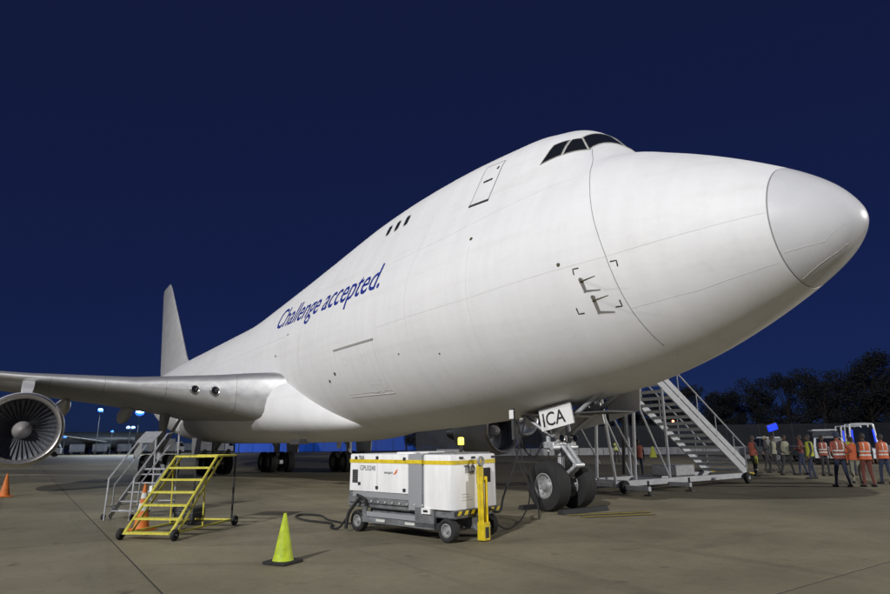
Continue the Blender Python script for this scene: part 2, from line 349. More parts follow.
def sarc(x, z0, v, off=0., side=-1):
    r, L = section(x); d = np.linspace(0, L, 160); s0 = float(np.interp(z0, r[:, 1], d)); s1 = min(max(s0+v, 0), L)
    return sp(x, float(np.interp(s1, d, r[:, 1])), off, side)
def rad(p, zc, off=0.):
    """radial projection of a rough point onto the section at its own station"""
    x = -p[0]; r, L = section(x); a = math.atan2(abs(p[1]), p[2]-zc)
    aa = np.arctan2(r[:, 0], r[:, 1]-zc)[::-1]; rr = np.hypot(r[:, 0], r[:, 1]-zc)[::-1]
    R = float(np.interp(a, aa, rr))+off
    return Vector((-x, math.copysign(1, p[1])*R*math.sin(a), zc+R*math.cos(a)))
def patch(corners, zc, off, nu=6, nv=6, mb=None, side=-1, mi=0, inner=.03):
    c = [Vector((p[0], abs(p[1])*side, p[2])) for p in corners]
    mb = mb or MB()
    def row(o): return [[rad((c[0]*(1-i/nu)*(1-j/nv)+c[1]*(i/nu)*(1-j/nv)+c[2]*(i/nu)*(j/nv)+c[3]*(1-i/nu)*(j/nv)), zc, o) for j in range(nv+1)] for i in range(nu+1)]
    A = row(off); B = row(-inner); mb.grid(A, mi)
    mb.grid([A[0], B[0]], mi); mb.grid([A[-1], B[-1]], mi); mb.grid([[r[0] for r in A], [r[0] for r in B]], mi); mb.grid([[r[-1] for r in A], [r[-1] for r in B]], mi)
    return mb
def strip(pts, w, off=.004, side=-1, mb=None, mi=0, sub=8):
    """thin raised line on the skin through (x, z) points"""
    Q = []
    for a, b in zip(pts[:-1], pts[1:]):
        n = max(1, int(math.hypot(b[0]-a[0], b[1]-a[1])/.15)) if sub == 8 else sub
        Q += [(a[0]+(b[0]-a[0])*k/n, a[1]+(b[1]-a[1])*k/n) for k in range(n)]
    Q.append(pts[-1]); P = [sp(x, z, off, side) for x, z in Q]; I = [sp(x, z, -.02, side) for x, z in Q]
    mb = mb or MB(); A = []; B = []
    for i, p in enumerate(P):
        d = (P[min(i+1, len(P)-1)]-P[max(i-1, 0)]).normalized(); n = (p-I[i]).normalized(); t = d.cross(n)*w/2
        A.append(p-t); B.append(p+t)
    mb.grid([[I[i]-(B[i]-A[i])/2 for i in range(len(P))], A, B, [I[i]+(B[i]-A[i])/2 for i in range(len(P))]], mi); return mb

air = thing('cargo_aircraft', 'huge white four-engined cargo jumbo jet parked nose to the right on the apron', 'aircraft')
NH = 57
XR = 1.062
xs1 = list(np.linspace(.004, math.sqrt(XR), 26)**2)
rd = MB(); rd.grid([loop(x, NH) for x in xs1]+[], 0)
rd2 = [loop(x, NH) for x in xs1]; rd = MB()
rd.grid([r+[r[0]] for r in rd2]); rd.grid([rd2[-1]+[rd2[-1][0]], loop(XR, NH, -.03)+[loop(XR, NH, -.03)[0]]])
tip = rd2[0]; rd.add(tip+[(0, 0, 5.484)], [(i, (i+1) % len(tip), len(tip)) for i in range(len(tip))])
rd.obj('radome', 'radome', air, 50, label='smooth radome at the tip of the nose, paint greyed for shade')
r0 = loop(XR-.02, NH, -.012); r1 = loop(XR+.04, NH, -.012); MB().grid([r0+[r0[0]], r1+[r1[0]]]).obj('radome_seam', 'seam', air)
xs = list(np.linspace(math.sqrt(XR+.022), math.sqrt(7.2), 62)**2)+list(np.arange(7.4, 26, .25))+list(np.arange(26, 70.4, .6))+[70.6]
fu = MB(); LP = [loop(x, NH) for x in xs]; fu.grid([r+[r[0]] for r in LP]); fu.grid([loop(xs[0], NH, -.03)+[loop(xs[0], NH, -.03)[0]], LP[0]+[LP[0][0]]])
fu.add(LP[-1], [tuple(range(len(LP[-1])))])
fu.obj('fuselage', 'awhite', air, 40)
NDZ = [8.55, 8.3, 8.0, 7.7, 7.4, 7.0, 6.6, 6.2, 5.8, 5.4, 5.0, 4.6, 4.2, 3.9, 3.6, 3.42]; NDX = [4.93, 4.83, 4.69, 4.52, 4.37, 4.22, 4.11, 4.01, 3.91, 3.82, 3.76, 3.71, 3.66, 3.61, 3.57, 3.55]
# nose cargo door seam, both sides, and lap joints
nd = list(zip(NDX, NDZ))
mb = MB()
for s in (-1, 1): strip(nd, .014, .004, s, mb)
mb.obj('nose_door_seam', 'seam', air)
mb = MB()
for s in (-1, 1):
    strip([(7.62, 6.5), (7.62, 3.1)], .008, .003, s, mb)
    strip([(1.1, 5.62), (2, 5.52), (3.8, 5.34), (7.6, 5.15), (12, 5.1)], .007, .003, s, mb)
    strip([(1.15, 4.75), (2.4, 4.45), (3.7, 4.28)], .006, .003, s, mb)
    strip([(4.9, 7.55), (9, 7.2), (13, 7.15)], .007, .003, s, mb)
    for xx in (10.3, 18.2, 22.6, 25.4, 28.2, 31, 34, 37, 40, 43): strip([(xx, 8.35), (xx, 4.6)], .010, .003, s, mb)
    strip([(20, 6.05), (30, 6.0), (46, 6.0)], .010, .003, s, mb)
mb.obj('skin_joint', 'lap', air)
# diverter strips on the radome
mb = MB()
for s in (-1, 1):
    strip([(.2, 5.3), (.5, 5.02), (1.02, 4.9)], .012, .004, s, mb); strip([(.14, 5.1), (.45, 4.86), (1.02, 4.50)], .018, .004, s, mb)
mb.obj('diverter_strip', 'lap', air)
# cockpit windows
CW = {'side_a': [(-6.03, 1.77, 8.41), (-5.50, 1.57, 8.47), (-5.48, 1.26, 8.93), (-5.84, 1.45, 8.90)],
      'side_b': [(-5.44, 1.55, 8.47), (-4.99, 1.22, 8.52), (-5.27, 1.06, 8.95), (-5.42, 1.22, 8.935)],
      'front': [(-4.97, 1.15, 8.53), (-4.84, .05, 8.80), (-5.24, .05, 9.30), (-5.27, 1.0, 8.99)]}
for s in (-1, 1):
    for k, c in CW.items():
        c = [Vector(p) for p in c]; cen = sum(c, Vector())/4
        w = patch([cen+(p-cen)*1.0 for p in c], 7.7, .012, 6, 6, side=s).obj('cockpit_window', 'glass_dark', air, 40)
        fr = MB()
        for i in range(4):
            a, b = c[i], c[(i+1) % 4]; na = cen+(a-cen)*1.07; nb = cen+(b-cen)*1.07
            if k == 'front':
                na.y = max(na.y, .005); nb.y = max(nb.y, .005)
            patch([a, b, nb, na], 7.7, .018, 6, 1, fr, side=s)
        fr.obj('window_frame', 'win_frame', w, 40)
for s in (-1, 1): MB().tube((-4.84, s*.16, 8.86), (-5.10, s*.62, 9.06), .012).tube((-4.74, s*.22, 8.62), (-4.86, s*.14, 8.90), .022).obj('wiper', 'black', air)
# upper deck service door and three upper deck windows, starboard and port
for s in (-1, 1):
    d = patch([(-8.40, 2.26, 8.00), (-7.62, 2.24, 7.93), (-7.62, 1.55, 9.28), (-8.40, 1.55, 9.36)], 6.8, .008, 4, 8, side=s).obj('upper_deck_door', 'awhite', air, 40)
    e = MB(); c = [(8.40, 8.00), (7.62, 7.93), (7.62, 9.25), (8.40, 9.36), (8.40, 8.00)]
    strip(c[1:], .022, .012, s, e); e.obj('door_seam', 'seam', d)
    strip([(8.42, 8.0), (7.60, 7.93)], .07, .02, s).obj('door_sill', 'mark_black', d)
    strip([(8.18, 8.72), (7.82, 8.70)], .05, .03, s).obj('door_handle', 'mark_black', d)
    strip([(7.82, 9.08), (7.74, 9.06)], .10, .014, s).obj('viewing_pane', 'glass_dark', d)
    for x0 in (13.38, 12.80, 12.20):
        w = MB(); pts = []
        for k in range(16):
            t = 2*math.pi*k/16; a, b = .13*math.copysign(abs(math.cos(t))**.6, math.cos(t)), .21*math.copysign(abs(math.sin(t))**.6, math.sin(t)); pts.append((a, b))
        P = [sarc(x0-a, 8.88, b, .010, s) for a, b in pts]; I = [sarc(x0-a, 8.88, b, -.03, s) for a, b in pts]; F = [sarc(x0-a*1.28, 8.88, b*1.2, .016, s) for a, b in pts]; J = [sarc(x0-a*1.28, 8.88, b*1.2, -.02, s) for a, b in pts]
        w.add(P, [tuple(range(16))]); w.grid([P+[P[0]], I+[I[0]]]); wo = w.obj('upper_deck_window', 'glass_dark', air)
        MB().grid([P+[P[0]], F+[F[0]], J+[J[0]]]).obj('window_frame', 'lap', wo)
# forward lower cargo door (starboard)
cd = patch([(-15.0, 2.62, 3.25), (-12.25, 2.55, 3.20), (-12.25, 3.18, 4.78), (-15.0, 3.2, 4.78)], 5.3, .006, 8, 8).obj('lower_cargo_door', 'awhite', air, 40)
e = MB(); strip([(15.0, 3.25), (15.0, 4.78)], .018, .010, -1, e); strip([(12.25, 3.20), (12.25, 4.78)], .018, .010, -1, e); strip([(15.0, 3.25), (12.25, 3.2)], .018, .010, -1, e); e.obj('door_seam', 'lap', cd)
strip([(15.04, 4.80), (12.2, 4.80)], .06, .022).obj('door_hinge', 'win_frame', cd)
e = MB()
for x0, z0 in ((14.3, 4.35), (13.0, 4.3), (13.2, 3.4), (12.9, 3.38), (12.5, 3.5)): strip([(x0+.13, z0-.12), (x0-.13, z0-.12), (x0-.13, z0+.12), (x0+.13, z0+.12), (x0+.13, z0-.12)], .014, .010, -1, e)
e.obj('latch_panel', 'lap', cd)
e = MB()
for x0, z0, rr in ((15.35, 4.05, .075), (15.95, 3.85, .07), (7.66, 6.75, .06), (19.7, 6.07, .05), (20.8, 5.31, .06), (4.86, 5.38, .05), (9.2, 4.0, .03), (11, 4.2, .03)):
    c = sp(x0, z0, -.03); n = (sp(x0, z0, .05)-c).normalized(); e.tube(c, c+n*.042, rr, rr*.8, 12)
e.obj('static_port', 'olive_metal', air)
# corner brackets painted round the probes, and the pitot probes
e = MB()
for (x0, z0, dx, dz) in ((4.55, 5.22, -1, -1), (3.62, 5.22, 1, -1), (4.72, 4.32, -1, 1), (3.80, 4.35, 1, 1)):
    strip([(x0, z0+dz*.12), (x0, z0), (x0+dx*.13, z0)], .028, .004, -1, e, sub=2); strip([(x0, z0+dz*.12), (x0, z0), (x0+dx*.13, z0)], .028, .004, 1, e, sub=2)
e.obj('probe_bracket_mark', 'mark_black', air)
for s in (-1, 1):
    for x0, z0 in ((4.44, 4.98), (4.30, 4.60)):
        p = sp(x0, z0, -.02, s); n = (sp(x0, z0, .1, s)-p).normalized(); m = MB()
        q1 = p+n*.20+Vector((.13, 0, -.06)); m.tube(p, q1, .045, .034, 10); m.tube(q1-Vector((.04, 0, 0)), q1+Vector((.36, 0, .035)), .019, .010, 10); m.tube(p, p+n*.03, .05, .04, 12)
        m.obj('pitot_probe', 'olive_metal', air, 40)
# livery lettering wrapped over the skin
def wrap_text(body, xa, width, cap, zbase, name, mt, side=-1, step=.16, bold=.012, slope=0., word=0):
    me = textmesh(body, width, cap, bold=bold)
    bm = bmesh.new(); bm.from_mesh(me)
    vx = sorted(v.co.x for v in bm.verts); gi = max(range(len(vx)-1), key=lambda i: vx[i+1]-vx[i]); gap = (vx[gi]+vx[gi+1])/2     # the space between the two words
    bmesh.ops.delete(bm, geom=[v for v in bm.verts if (v.co.x > gap) != bool(word)], context='VERTS')
    for k in range(-6, 14): bmesh.ops.bisect_plane(bm, geom=bm.verts[:]+bm.edges[:]+bm.faces[:], plane_co=(0, k*step, 0), plane_no=(0, 1, 0))
    for k in range(0, int(width/.4)+1): bmesh.ops.bisect_plane(bm, geom=bm.verts[:]+bm.edges[:]+bm.faces[:], plane_co=(k*.4, 0, 0), plane_no=(1, 0, 0))
    for v in bm.verts:
        x = xa-v.co.x if side < 0 else xa+v.co.x
        v.co = sarc(x, zbase+slope*v.co.x, v.co.y, .012, side)
    bm.to_mesh(me); bm.free(); me.materials.clear(); me.materials.append(M[mt]); me.name = name
    return link(name, me, air)
for wd_, lb_ in ((0, 'dark blue word Challenge on the white fuselage'), (1, 'dark blue word accepted with full stop on the white fuselage')):
    wrap_text('Challenge accepted.', 21.9, 9.85, 1.02, 6.64, 'livery_lettering', 'livery_blue', bold=.003, slope=-.024, word=wd_)['label'] = lb_

# ------------------------------------------------------------------ wing body fairing
fb = MB(); P = []
FX = [16.0, 16.6, 17.4, 18.4, 19.6, 21, 24, 30, 36, 39, 41.5, 43.5]
FW = [1.0, 1.6, 2.2, 2.8, 3.4, 3.85, 3.98, 3.95, 3.85, 3.5, 2.8, 1.8]
FB = [2.4, 2.12, 2.0, 1.9, 1.82, 1.77, 1.76, 1.76, 1.78, 1.9, 2.1, 2.5]
FT = [2.75, 3.0, 3.45, 4.1, 4.75, 5.25, 5.3, 5.2, 5.0, 4.4, 3.6, 3.0]
for k in range(90):
    x = 16.0+27.5*k/89
    def sm(A): return float(np.mean([np.interp(x+d, FX, A) for d in np.linspace(-.5, .5, 9)]))
    hw, zb, zt = sm(FW), sm(FB), sm(FT)
    ring = []
    for j in range(41):
        th = math.pi*2*j/40; c, s_ = math.cos(th), math.sin(th)
        y = hw*math.copysign(abs(c)**.72, c); zc = zb+(zt-zb)*.42; z = zc+((zt-zc) if s_ > 0 else (zc-zb))*math.copysign(abs(s_)**.85, s_)
        ring.append((-x, y, z))
    P.append(ring)
fb.grid(P); fb.add(P[0], [tuple(range(41))]); fb.add(P[-1], [tuple(range(41))])
fb.obj('wing_body_fairing', 'awhite', air, 45)
MB().box((-19.6, -2.9, 1.70), (-18.6, -2.5, 1.80)).box((-19.5, -2.85, 1.74), (-18.7, -2.55, 1.90)).obj('air_inlet', 'gear_dark', air)

# ------------------------------------------------------------------ wings
def airfoil(n=22):
    pts = []
    for i in range(2*n+1):
        t = i/n-1; c = t*t
        yt = .6*(.2969*math.sqrt(c)-.126*c-.3516*c*c+.2843*c**3-.1015*c**4)*5/3
        pts.append((c, (yt*.52 if t < 0 else -yt*.48)))
    return pts     # upper TE -> LE -> lower TE ; y in units of thickness/chord 1.0 at ~ .1*...
AF = airfoil()
WST = [(2.4, -19.2, 15.6, .235, 3.46, 2.4), (3.4, -20.2, 14.6, .235, 3.62, 2.0), (4.2, -20.95, 13.9, .215, 3.74, 1.7), (5, -21.75, 13.3, .195, 3.85, 1.4), (8, -24.47, 11.6, .145, 4.21, .8), (11.7, -27.75, 9.7, .115, 4.66, .4), (14, -29.78, 8.9, .105, 4.95, 0), (20.8, -35.8, 6.8, .09, 5.95, -.6), (29.6, -43.6, 4.0, .085, 7.35, -1.5)]
for s in (-1, 1):
    rows = []; le = []
    for (y, xl, ch, th, z, tw) in WST:
        tw = RAD(tw*1.2); r = []; q = []; pw = float(np.interp(y, [2.4, 4.4, 8, 12], [.48, .52, .85, 1]))
        for jj, (c, _) in enumerate(AF):
            ce = c**pw; yt = (.2969*math.sqrt(ce)-.126*ce-.3516*ce*ce+.2843*ce**3-.1015*ce**4); yy = yt*(.52 if jj < len(AF)//2 else -.48)
            dx = -c*ch; dz = yy*th*10*ch*.60+0
            X = dx*math.cos(tw)+dz*math.sin(tw)*0; Z = dz-(c*ch)*math.sin(tw)*1
            r.append((xl+X, s*y, z+Z))
            if c < .07: q.append((xl+X*1.0+(.006 if c < .06 else 0), s*y, z+Z*1.0+(.006 if yy > 0 else -.006 if yy < 0 else 0)))
        rows.append(r); le.append(q)
    w = MB(); w.grid(rows); w.add(rows[-1], [tuple(range(len(rows[-1])))]); w.add(rows[0], [tuple(range(len(rows[0])))])
    wo = w.obj('wing', 'wing_grey', air, 35)
    MB().grid(le).obj('leading_edge', 'bare_metal', wo, 60)
    if s < 0:
        for y, r_ in ((5.32, .17), (5.98, .16)):
            f = (y-5)/3; x = -21.75-2.72*f; z = 3.85+.36*f-.02
            L_ = MB(); L_.lathe([(0, .001), (.0, r_*.75), (-.02, r_), (-.2, r_)], 'x', 16, (x+.15, -y, z)); L_.obj('landing_light', 'glass_dark', wo, 40)
            MB().lathe([(0.02, r_*.9), (.03, r_), (.01, r_*1.1), (-.14, r_*1.12)], 'x', 16, (x+.14, -y, z)).obj('light_bezel', 'lip_metal', wo, 40)
    for yj in (4.6, 6.9, 9.0, 10.9, 13.2, 15.5, 18.5):
        i = next(k for k in range(len(WST)-1) if WST[k+1][0] >= yj); f = (yj-WST[i][0])/(WST[i+1][0]-WST[i][0]); R = []
        for dy in (-.012, .012):
            R.append([tuple(np.array(p)*(1-f)+np.array(q)*f+np.array((.008 if abs(j-len(rows[0])//2) < 6 else 0, s*dy, .007 if j < len(rows[0])//2 else -.007))) for j, (p, q) in enumerate(zip(rows[i], rows[i+1])) if abs(j-len(rows[0])//2) < 12])
        MB().grid(R).obj('slat_joint', 'seam', wo)
    for c0 in (13, 17):
        R = []
        for r in rows: n2 = len(r)//2; p = np.array(r[n2+c0]); R.append([tuple(p+(0.012, 0, -.006)), tuple(p+(-.012, 0, -.006))])
        MB().grid(R).obj('skin_joint', 'seam', wo)
    # flap track canoes
    for y, f0, L_, dz in ((7.2, .74, 4.6, .55), (10.0, .70, 4.4, .5), (16, .68, 3.6, .35)):
        i = next(k for k in range(len(WST)-1) if WST[k+1][0] >= y); a, b = WST[i], WST[i+1]; f = (y-a[0])/(b[0]-a[0])
        xl, ch, z = [a[k]+(b[k]-a[k])*f for k in (1, 2, 4)]
        R = []
        for k in range(13):
            t = k/12; rr = max(.02, (math.sin(math.pi*min(1, t*1.02))**.6)); ring = []
            for j in range(17):
                th = 2*math.pi*j/16; ring.append((xl-ch*f0-L_*(t-.35), s*(y+.30*rr*math.cos(th)), z-dz-.42*t*1.0+.42*rr*math.sin(th)))
            R.append(ring)
        MB().grid(R).obj('flap_track_fairing', 'belly_grey', wo, 50)
    # winglet
    MB().add([(-43.6, s*29.6, 7.35), (-47.6, s*29.6, 7.40), (-48.6, s*30.6, 9.2), (-47.4, s*30.6, 9.2), (-43.6, s*29.68, 7.30), (-47.6, s*29.68, 7.34), (-48.6, s*30.66, 9.2), (-47.4, s*30.66, 9.2)],
             [(0, 1, 2, 3), (4, 5, 6, 7), (0, 1, 5, 4), (1, 2, 6, 5), (2, 3, 7, 6), (3, 0, 4, 7)]).obj('winglet', 'awhite', wo)

# ------------------------------------------------------------------ engines
nac = MB()
nac.lathe([(0.0, 1.20), (.03, 1.255), (-.03, 1.30), (-.15, 1.34)], 'x', 48, mi=1)
nac.lathe([(0.0, 1.20), (-.08, 1.15), (-.22, 1.125), (-.30, 1.12)], 'x', 48, mi=1)
nac.lathe([(-.15, 1.34), (-.6, 1.40), (-1.4, 1.44), (-2.4, 1.42), (-3.4, 1.28), (-3.42, 1.22), (-2.4, 1.2)], 'x', 48, mi=0)
nac.lathe([(-.30, 1.12), (-.8, 1.18), (-1.25, 1.19), (-2.4, 1.19)], 'x', 48, mi=2)
nac.lathe([(-1.30, 1.2), (-1.34, .02)], 'x', 48, mi=3)
nac.lathe([(-2.4, .95), (-3.4, .9), (-4.6, .62), (-5.4, .42), (-5.42, .3), (-5.0, .25), (-6.0, .02)], 'x', 32, mi=4)
nac_me = nac.mesh('engine', ['belly_grey', 'lip_metal', 'duct_dark', 'black', 'olive_metal'], 35)
sp_me = MB().lathe([(-.42, .002), (-.46, .07), (-.58, .17), (-.8, .29), (-1.05, .36), (-1.3, .38)], 'x', 24).mesh('spinner', 'spinner', 50)
bl = MB(); P = []
for k in range(7):
    r = .34+(1.17-.34)*k/6; a = RAD(24+36*k/6); c = .12+.035*k/6
    P.append([(-1.08-c*math.cos(a)*t*1.0, c*math.sin(a)*t+.02*(1-t*t), r) for t in (-1, -.4, .3, 1)])
bl.grid(P); bl.grid([[(p[0]-.006, p[1]-.008, p[2]) for p in r] for r in P]); bl_me = bl.mesh('fan_blade', 'blade', 60)
pyl = MB()
for (y, x, z) in ((11.68, -23.8, 2.36), (20.83, -31.9, 3.45)):
    for s in (-1, 1):
        en = link('engine', nac_me, air, (x, s*y, z)); link('spinner', sp_me, en)
        nb = 38
        for k in range(nb): link('fan_blade', bl_me, en, rot=(2*math.pi*k/nb, 0, 0))
        p = MB(); prof = [(-.9, 1.28, .12), (-1.6, 1.62, .20), (-2.6, 1.85, .22), (-4.2, 2.15, .22), (-7.5, 2.2, .2), (-7.5, 1.4, .16), (-5.2, .7, .2), (-3.0, 1.2, .22), (-1.6, 1.25, .2)]
        n = len(prof); p.add([(a, w, b) for a, b, w in prof]+[(a, -w, b) for a, b, w in prof], [tuple(range(n)), tuple(range(2*n-1, n-1, -1))]+[(i, (i+1) % n, n+(i+1) % n, n+i) for i in range(n)])
        p.obj('pylon', 'belly_grey', en)
        # strake-like latch plate on cowl
        st = MB().box((-1.6, -.012, 1.36), (-.7, .012, 1.62)); so = st.obj('nacelle_strake', 'belly_grey', en, rot=(RAD(-45*s*-1), 0, 0))

# ------------------------------------------------------------------ tail
def fin_part(name, prof, axis, mt='awhite', parent=air):
    """prof: (span, x_le, chord, thick)"""
    rows = []
    for (h, xl, ch, th) in prof:
        r = []
        for c, yy in AF:
            dx = -c*ch; dn = yy*th*6*ch
            r.append((xl+dx, dn, h) if axis == 'z' else (xl+dx, h[0], h[1]+dn))
        rows.append(r)
    m = MB(); m.grid(rows); m.add(rows[0], [tuple(range(len(rows[0])))]); m.add(rows[-1], [tuple(range(len(rows[-1])))]); return m.obj(name, mt, parent, 35)
fin_part('vertical_fin', [(7.9, -51.5, 15.5, .09), (9.6, -55.0, 13.0, .095), (14, -60.3, 9.2, .09), (18.8, -66.2, 4.9, .085), (19.35, -67.2, 3.7, .05)], 'z', 'belly_grey')
for s in (-1, 1):
    fin_part('tailplane', [((s*.6, 7.1), -58.5, 9.6, .09), ((s*11.0, 8.4), -67.2, 3.0, .085)], 'y', 'wing_grey')

# ------------------------------------------------------------------ wheels
def wheel_meshes(r, w, rr):
    t = MB().lathe([(-w*.42, rr), (-w*.5, rr+.05), (-w*.52, r*.80), (-w*.42, r*.95), (-w*.25, r*.995), (-w*.13, r), (-w*.115, r*.975), (-w*.10, r), (w*.10, r), (w*.115, r*.975), (w*.13, r), (w*.25, r*.995), (w*.42, r*.95), (w*.52, r*.80), (w*.5, rr+.05), (w*.42, rr)], 'y', 36).mesh('tyre', 'tyre', 40)
    h = MB(); 
    for sg in (-1, 1):
        h.lathe([(sg*w*.44, rr+.012), (sg*w*.46, rr-.01), (sg*w*.30, rr*.86), (sg*w*.22, rr*.62), (sg*w*.34, rr*.40), (sg*w*.46, rr*.32), (sg*w*.47, .003)], 'y', 24)
        for k in range(9):
            a = 2*math.pi*k/9; h.tube((rr*.68*math.cos(a), sg*w*.22, rr*.68*math.sin(a)), (rr*.68*math.cos(a), sg*w*.32, rr*.68*math.sin(a)), rr*.09, rr*.07, 8)
    h.lathe([(-w*.4, rr*.99), (w*.4, rr*.99)], 'y', 24)
    return t, h.mesh('wheel_rim', 'rim', 40)
T1, H1 = wheel_meshes(.62, .44, .30)
# nose gear
ng = MB(); X = -7.7
ng.tube((X, 0, .62), (X+.02, 0, 1.5), .085, .09, 16); ng.tube((X+.02, 0, 1.35), (X+.1, 0, 3.2), .15, .16, 16)
ng.tube((X, -.62, .62), (X, .62, .62), .07, n=12)
ng.obj('nose_gear', 'gear_grey', air, 40); NG = bpy.data.objects['nose_gear']
for s in (-1, 1):
    link('tyre', T1, NG, (X, s*.46, .62)); link('wheel_rim', H1, NG, (X, s*.46, .62))
l = MB(); l.tube((X+.12, -.10, .80), (X+.62, -.07, 1.12), .05, .045); l.tube((X+.12, .10, .80), (X+.62, .07, 1.12), .05, .045); l.tube((X+.62, -.16, 1.12), (X+.62, .16, 1.12), .06)
l.tube((X+.62, -.08, 1.12), (X+.17, -.11, 1.62), .055, .05); l.tube((X+.62, .08, 1.12), (X+.17, .11, 1.62), .055, .05); l.tube((X+.1, -.17, .8), (X+.1, .17, .8), .055); l.tube((X+.16, -.2, 1.64), (X+.16, .2, 1.64), .055)
l.obj('torque_link', 'gear_grey', NG, 40)
l = MB(); l.box((X-.22, -.42, 1.52), (X+.2, .42, 1.70), bev=.03); l.tube((X+.15, -.45, 1.55), (X+.15, -.2, 1.55), .07); l.tube((X+.15, .45, 1.55), (X+.15, .2, 1.55), .07)
for s in (-1, 1): l.tube((X-.1, s*.30, 1.45), (X-.1, s*.30, 1.85), .06); l.tube((X+.0, s*.24, 1.9), (X-.2, s*.34, 2.5), .035)
l.obj('steering_actuator', 'gear_grey', NG, 40)
l = MB(); l.tube((X+.05, -.3, 1.85), (X+1.9, -.35, 2.9), .06); l.tube((X+.05, .3, 1.85), (X+1.9, .35, 2.9), .06); l.tube((X+.9, -.33, 2.33), (X+.9, .33, 2.33), .05); l.tube((X-.1, -.2, 1.85), (X-1.6, -.25, 2.7), .045); l.tube((X-.1, .2, 1.85), (X-1.6, .25, 2.7), .045)
l.obj('drag_brace', 'gear_grey', NG, 40)
for y in (-.24, .24):
    l = MB().lathe([(0, .002), (0.01, .085), (.03, .10), (-.10, .09), (-.13, .03)], 'x', 20, (X+.30, y, 1.78)); lo = l.obj('taxi_light', 'lip_metal', NG, 40)
    MB().lathe([(.026, .002), (.026, .084)], 'x', 20, (X+.30, y, 1.78)).obj('lens', 'car_glass', lo)
l = MB()
for k in range(6): l.path([(X+.18, -.16+.05*k, 1.5), (X+.24, -.2+.06*k, 1.1), (X+.1, -.2+.07*k, .75)], .011, 6)
l.path([(X-.1, -.1, 2.4), (X-.25, -.2, 1.6), (X-.18, -.12, .9)], .018, 6); l.obj('hydraulic_line', 'rubber', NG, 40)
# open nose gear doors; the starboard one carries the registration letters
for s in (-1, 1):
    d = MB().prism([(-7.84, 2.50), (-6.72, 2.66), (-6.62, 2.14), (-7.74, 1.95)], s*.53, s*.57, 'y').obj('nose_gear_door', 'plate_white', air, label='white nose gear door lettered ICA' if s < 0 else None)
    if s < 0:
        flat_text('ICA', .80, .34, frame((-7.66, -.576, 2.06), (1.11, 0, .17), (0, 0, 1)), d, 'registration_letters', bold=.01)
    MB().tube((-7.5, s*.5, 2.35), (-7.5, s*.1, 2.62), .02).tube((-6.9, s*.5, 2.45), (-6.9, s*.1, 2.66), .02).obj('door_rod', 'gear_grey', d)
MB().prism([(-6.55, 2.78), (-5.5, 2.98), (-5.55, 2.42), (-6.5, 2.18)], .60, .63, 'y').obj('nose_gear_door', 'belly_grey', air)
MB().box((-8.6, -.5, 2.36), (-5.6, .5, 2.395), mtx=None).obj('wheel_well', 'gear_dark', air)
# main gear: four trucks of four wheels
T2, H2 = wheel_meshes(.62, .46, .29)
for (gx, gy, top) in ((-31.7, -5.5, 3.6), (-31.7, 5.5, 3.6), (-34.8, -1.92, 2.4), (-34.8, 1.92, 2.4)):
    m = MB(); m.box((gx-.95, gy-.13, .50), (gx+.95, gy+.13, .76), bev=.03); m.tube((gx, gy, .7), (gx, gy, top), .17, .20, 14); m.tube((gx+.1, gy, 1.4), (gx+1.5, gy*.85, top), .08); m.tube((gx-.1, gy, 1.4), (gx-1.3, gy*.9, top), .07)
    for dx in (-.74, .74): m.tube((gx+dx, gy-.7, .62), (gx+dx, gy+.7, .62), .08)
    o = m.obj('main_gear', 'gear_grey', air, 40)
    for dx in (-.74, .74):
        for dy in (-.56, .56): link('tyre', T2, o, (gx+dx, gy+dy, .62)); link('wheel_rim', H2, o, (gx+dx, gy+dy, .62))
    dside = -1 if gy < 0 else 1
    dm = MB().prism([(gx-1.3, 2.3), (gx+1.1, 2.3), (gx+.9, 1.2), (gx-1.0, 1.05)], gy+dside*1.05, gy+dside*1.09, 'y'); dm.obj('gear_door', 'belly_grey', o)
# drain mast / antennas and anti-collision light under the belly
e = MB(); e.prism([(-9.0, 2.35), (-8.6, 2.35), (-8.75, 2.08), (-8.95, 2.08)], -.02, .02, 'y'); e.prism([(-21.5, 1.85), (-21.0, 1.85), (-21.2, 1.5), (-21.45, 1.5)], -.02, .02, 'y'); e.obj('blade_antenna', 'belly_grey', air)
rp = MB().box((-8.10, -1.30, 1.75), (-8.02, -1.22, 2.55), bev=.01); rp.obj('receptacle_panel', 'gear_dark', air)
MB().box((-8.14, -1.325, 2.28), (-7.98, -1.31, 2.50)).obj('warning_tag', 'plate_white', air)

# ================================================================== ground power unit
GP = thing('ground_power_unit', 'white boxy ground power unit on wheels with yellow stripe and upright yellow tow bar', 'power unit', (-6.66, -4.97, 0), RAD(13.6))
def rbox(x0, x1, y0, y1, z0, z1, r=.05, seg=4, taper=0, mi=0, mb=None, rz=.03):
    mb = mb or MB(); rings = []
    for z, k in ((z0, 0), (z1-rz, 0), (z1-rz*.3, rz*.3), (z1, rz)):
        tp = taper*(z-z0)/(z1-z0); ring = []
        for cx, cy, a0 in ((x1-r, y1-r, 0), (x0+r, y1-r, 90), (x0+r, y0+r, 180), (x1-r, y0+r, 270)):
            for j in range(seg+1):
                a = RAD(a0+90*j/seg); rr = max(.005, r-k); ring.append((cx+rr*math.cos(a)*1.0-(tp if cx > (x0+x1)/2 else -tp)*1, cy+rr*math.sin(a), z))
        rings.append(ring+[ring[0]])
    mb.grid(rings, mi); mb.add(rings[-1][:-1], [tuple(range(len(rings[-1])-1))], mi); mb.add(rings[0][:-1], [tuple(range(len(rings[0])-1))], mi); return mb
rbox(-1.40, .32, -.66, .66, .78, 1.50, .03, taper=.015).obj('rear_cabinet', 'gpu_white', GP, 40); RC = bpy.data.objects['rear_cabinet']
rbox(.32, .66, -.655, .655, .50, 1.505, .012).obj('corner_post', 'gpu_post', GP, 40)
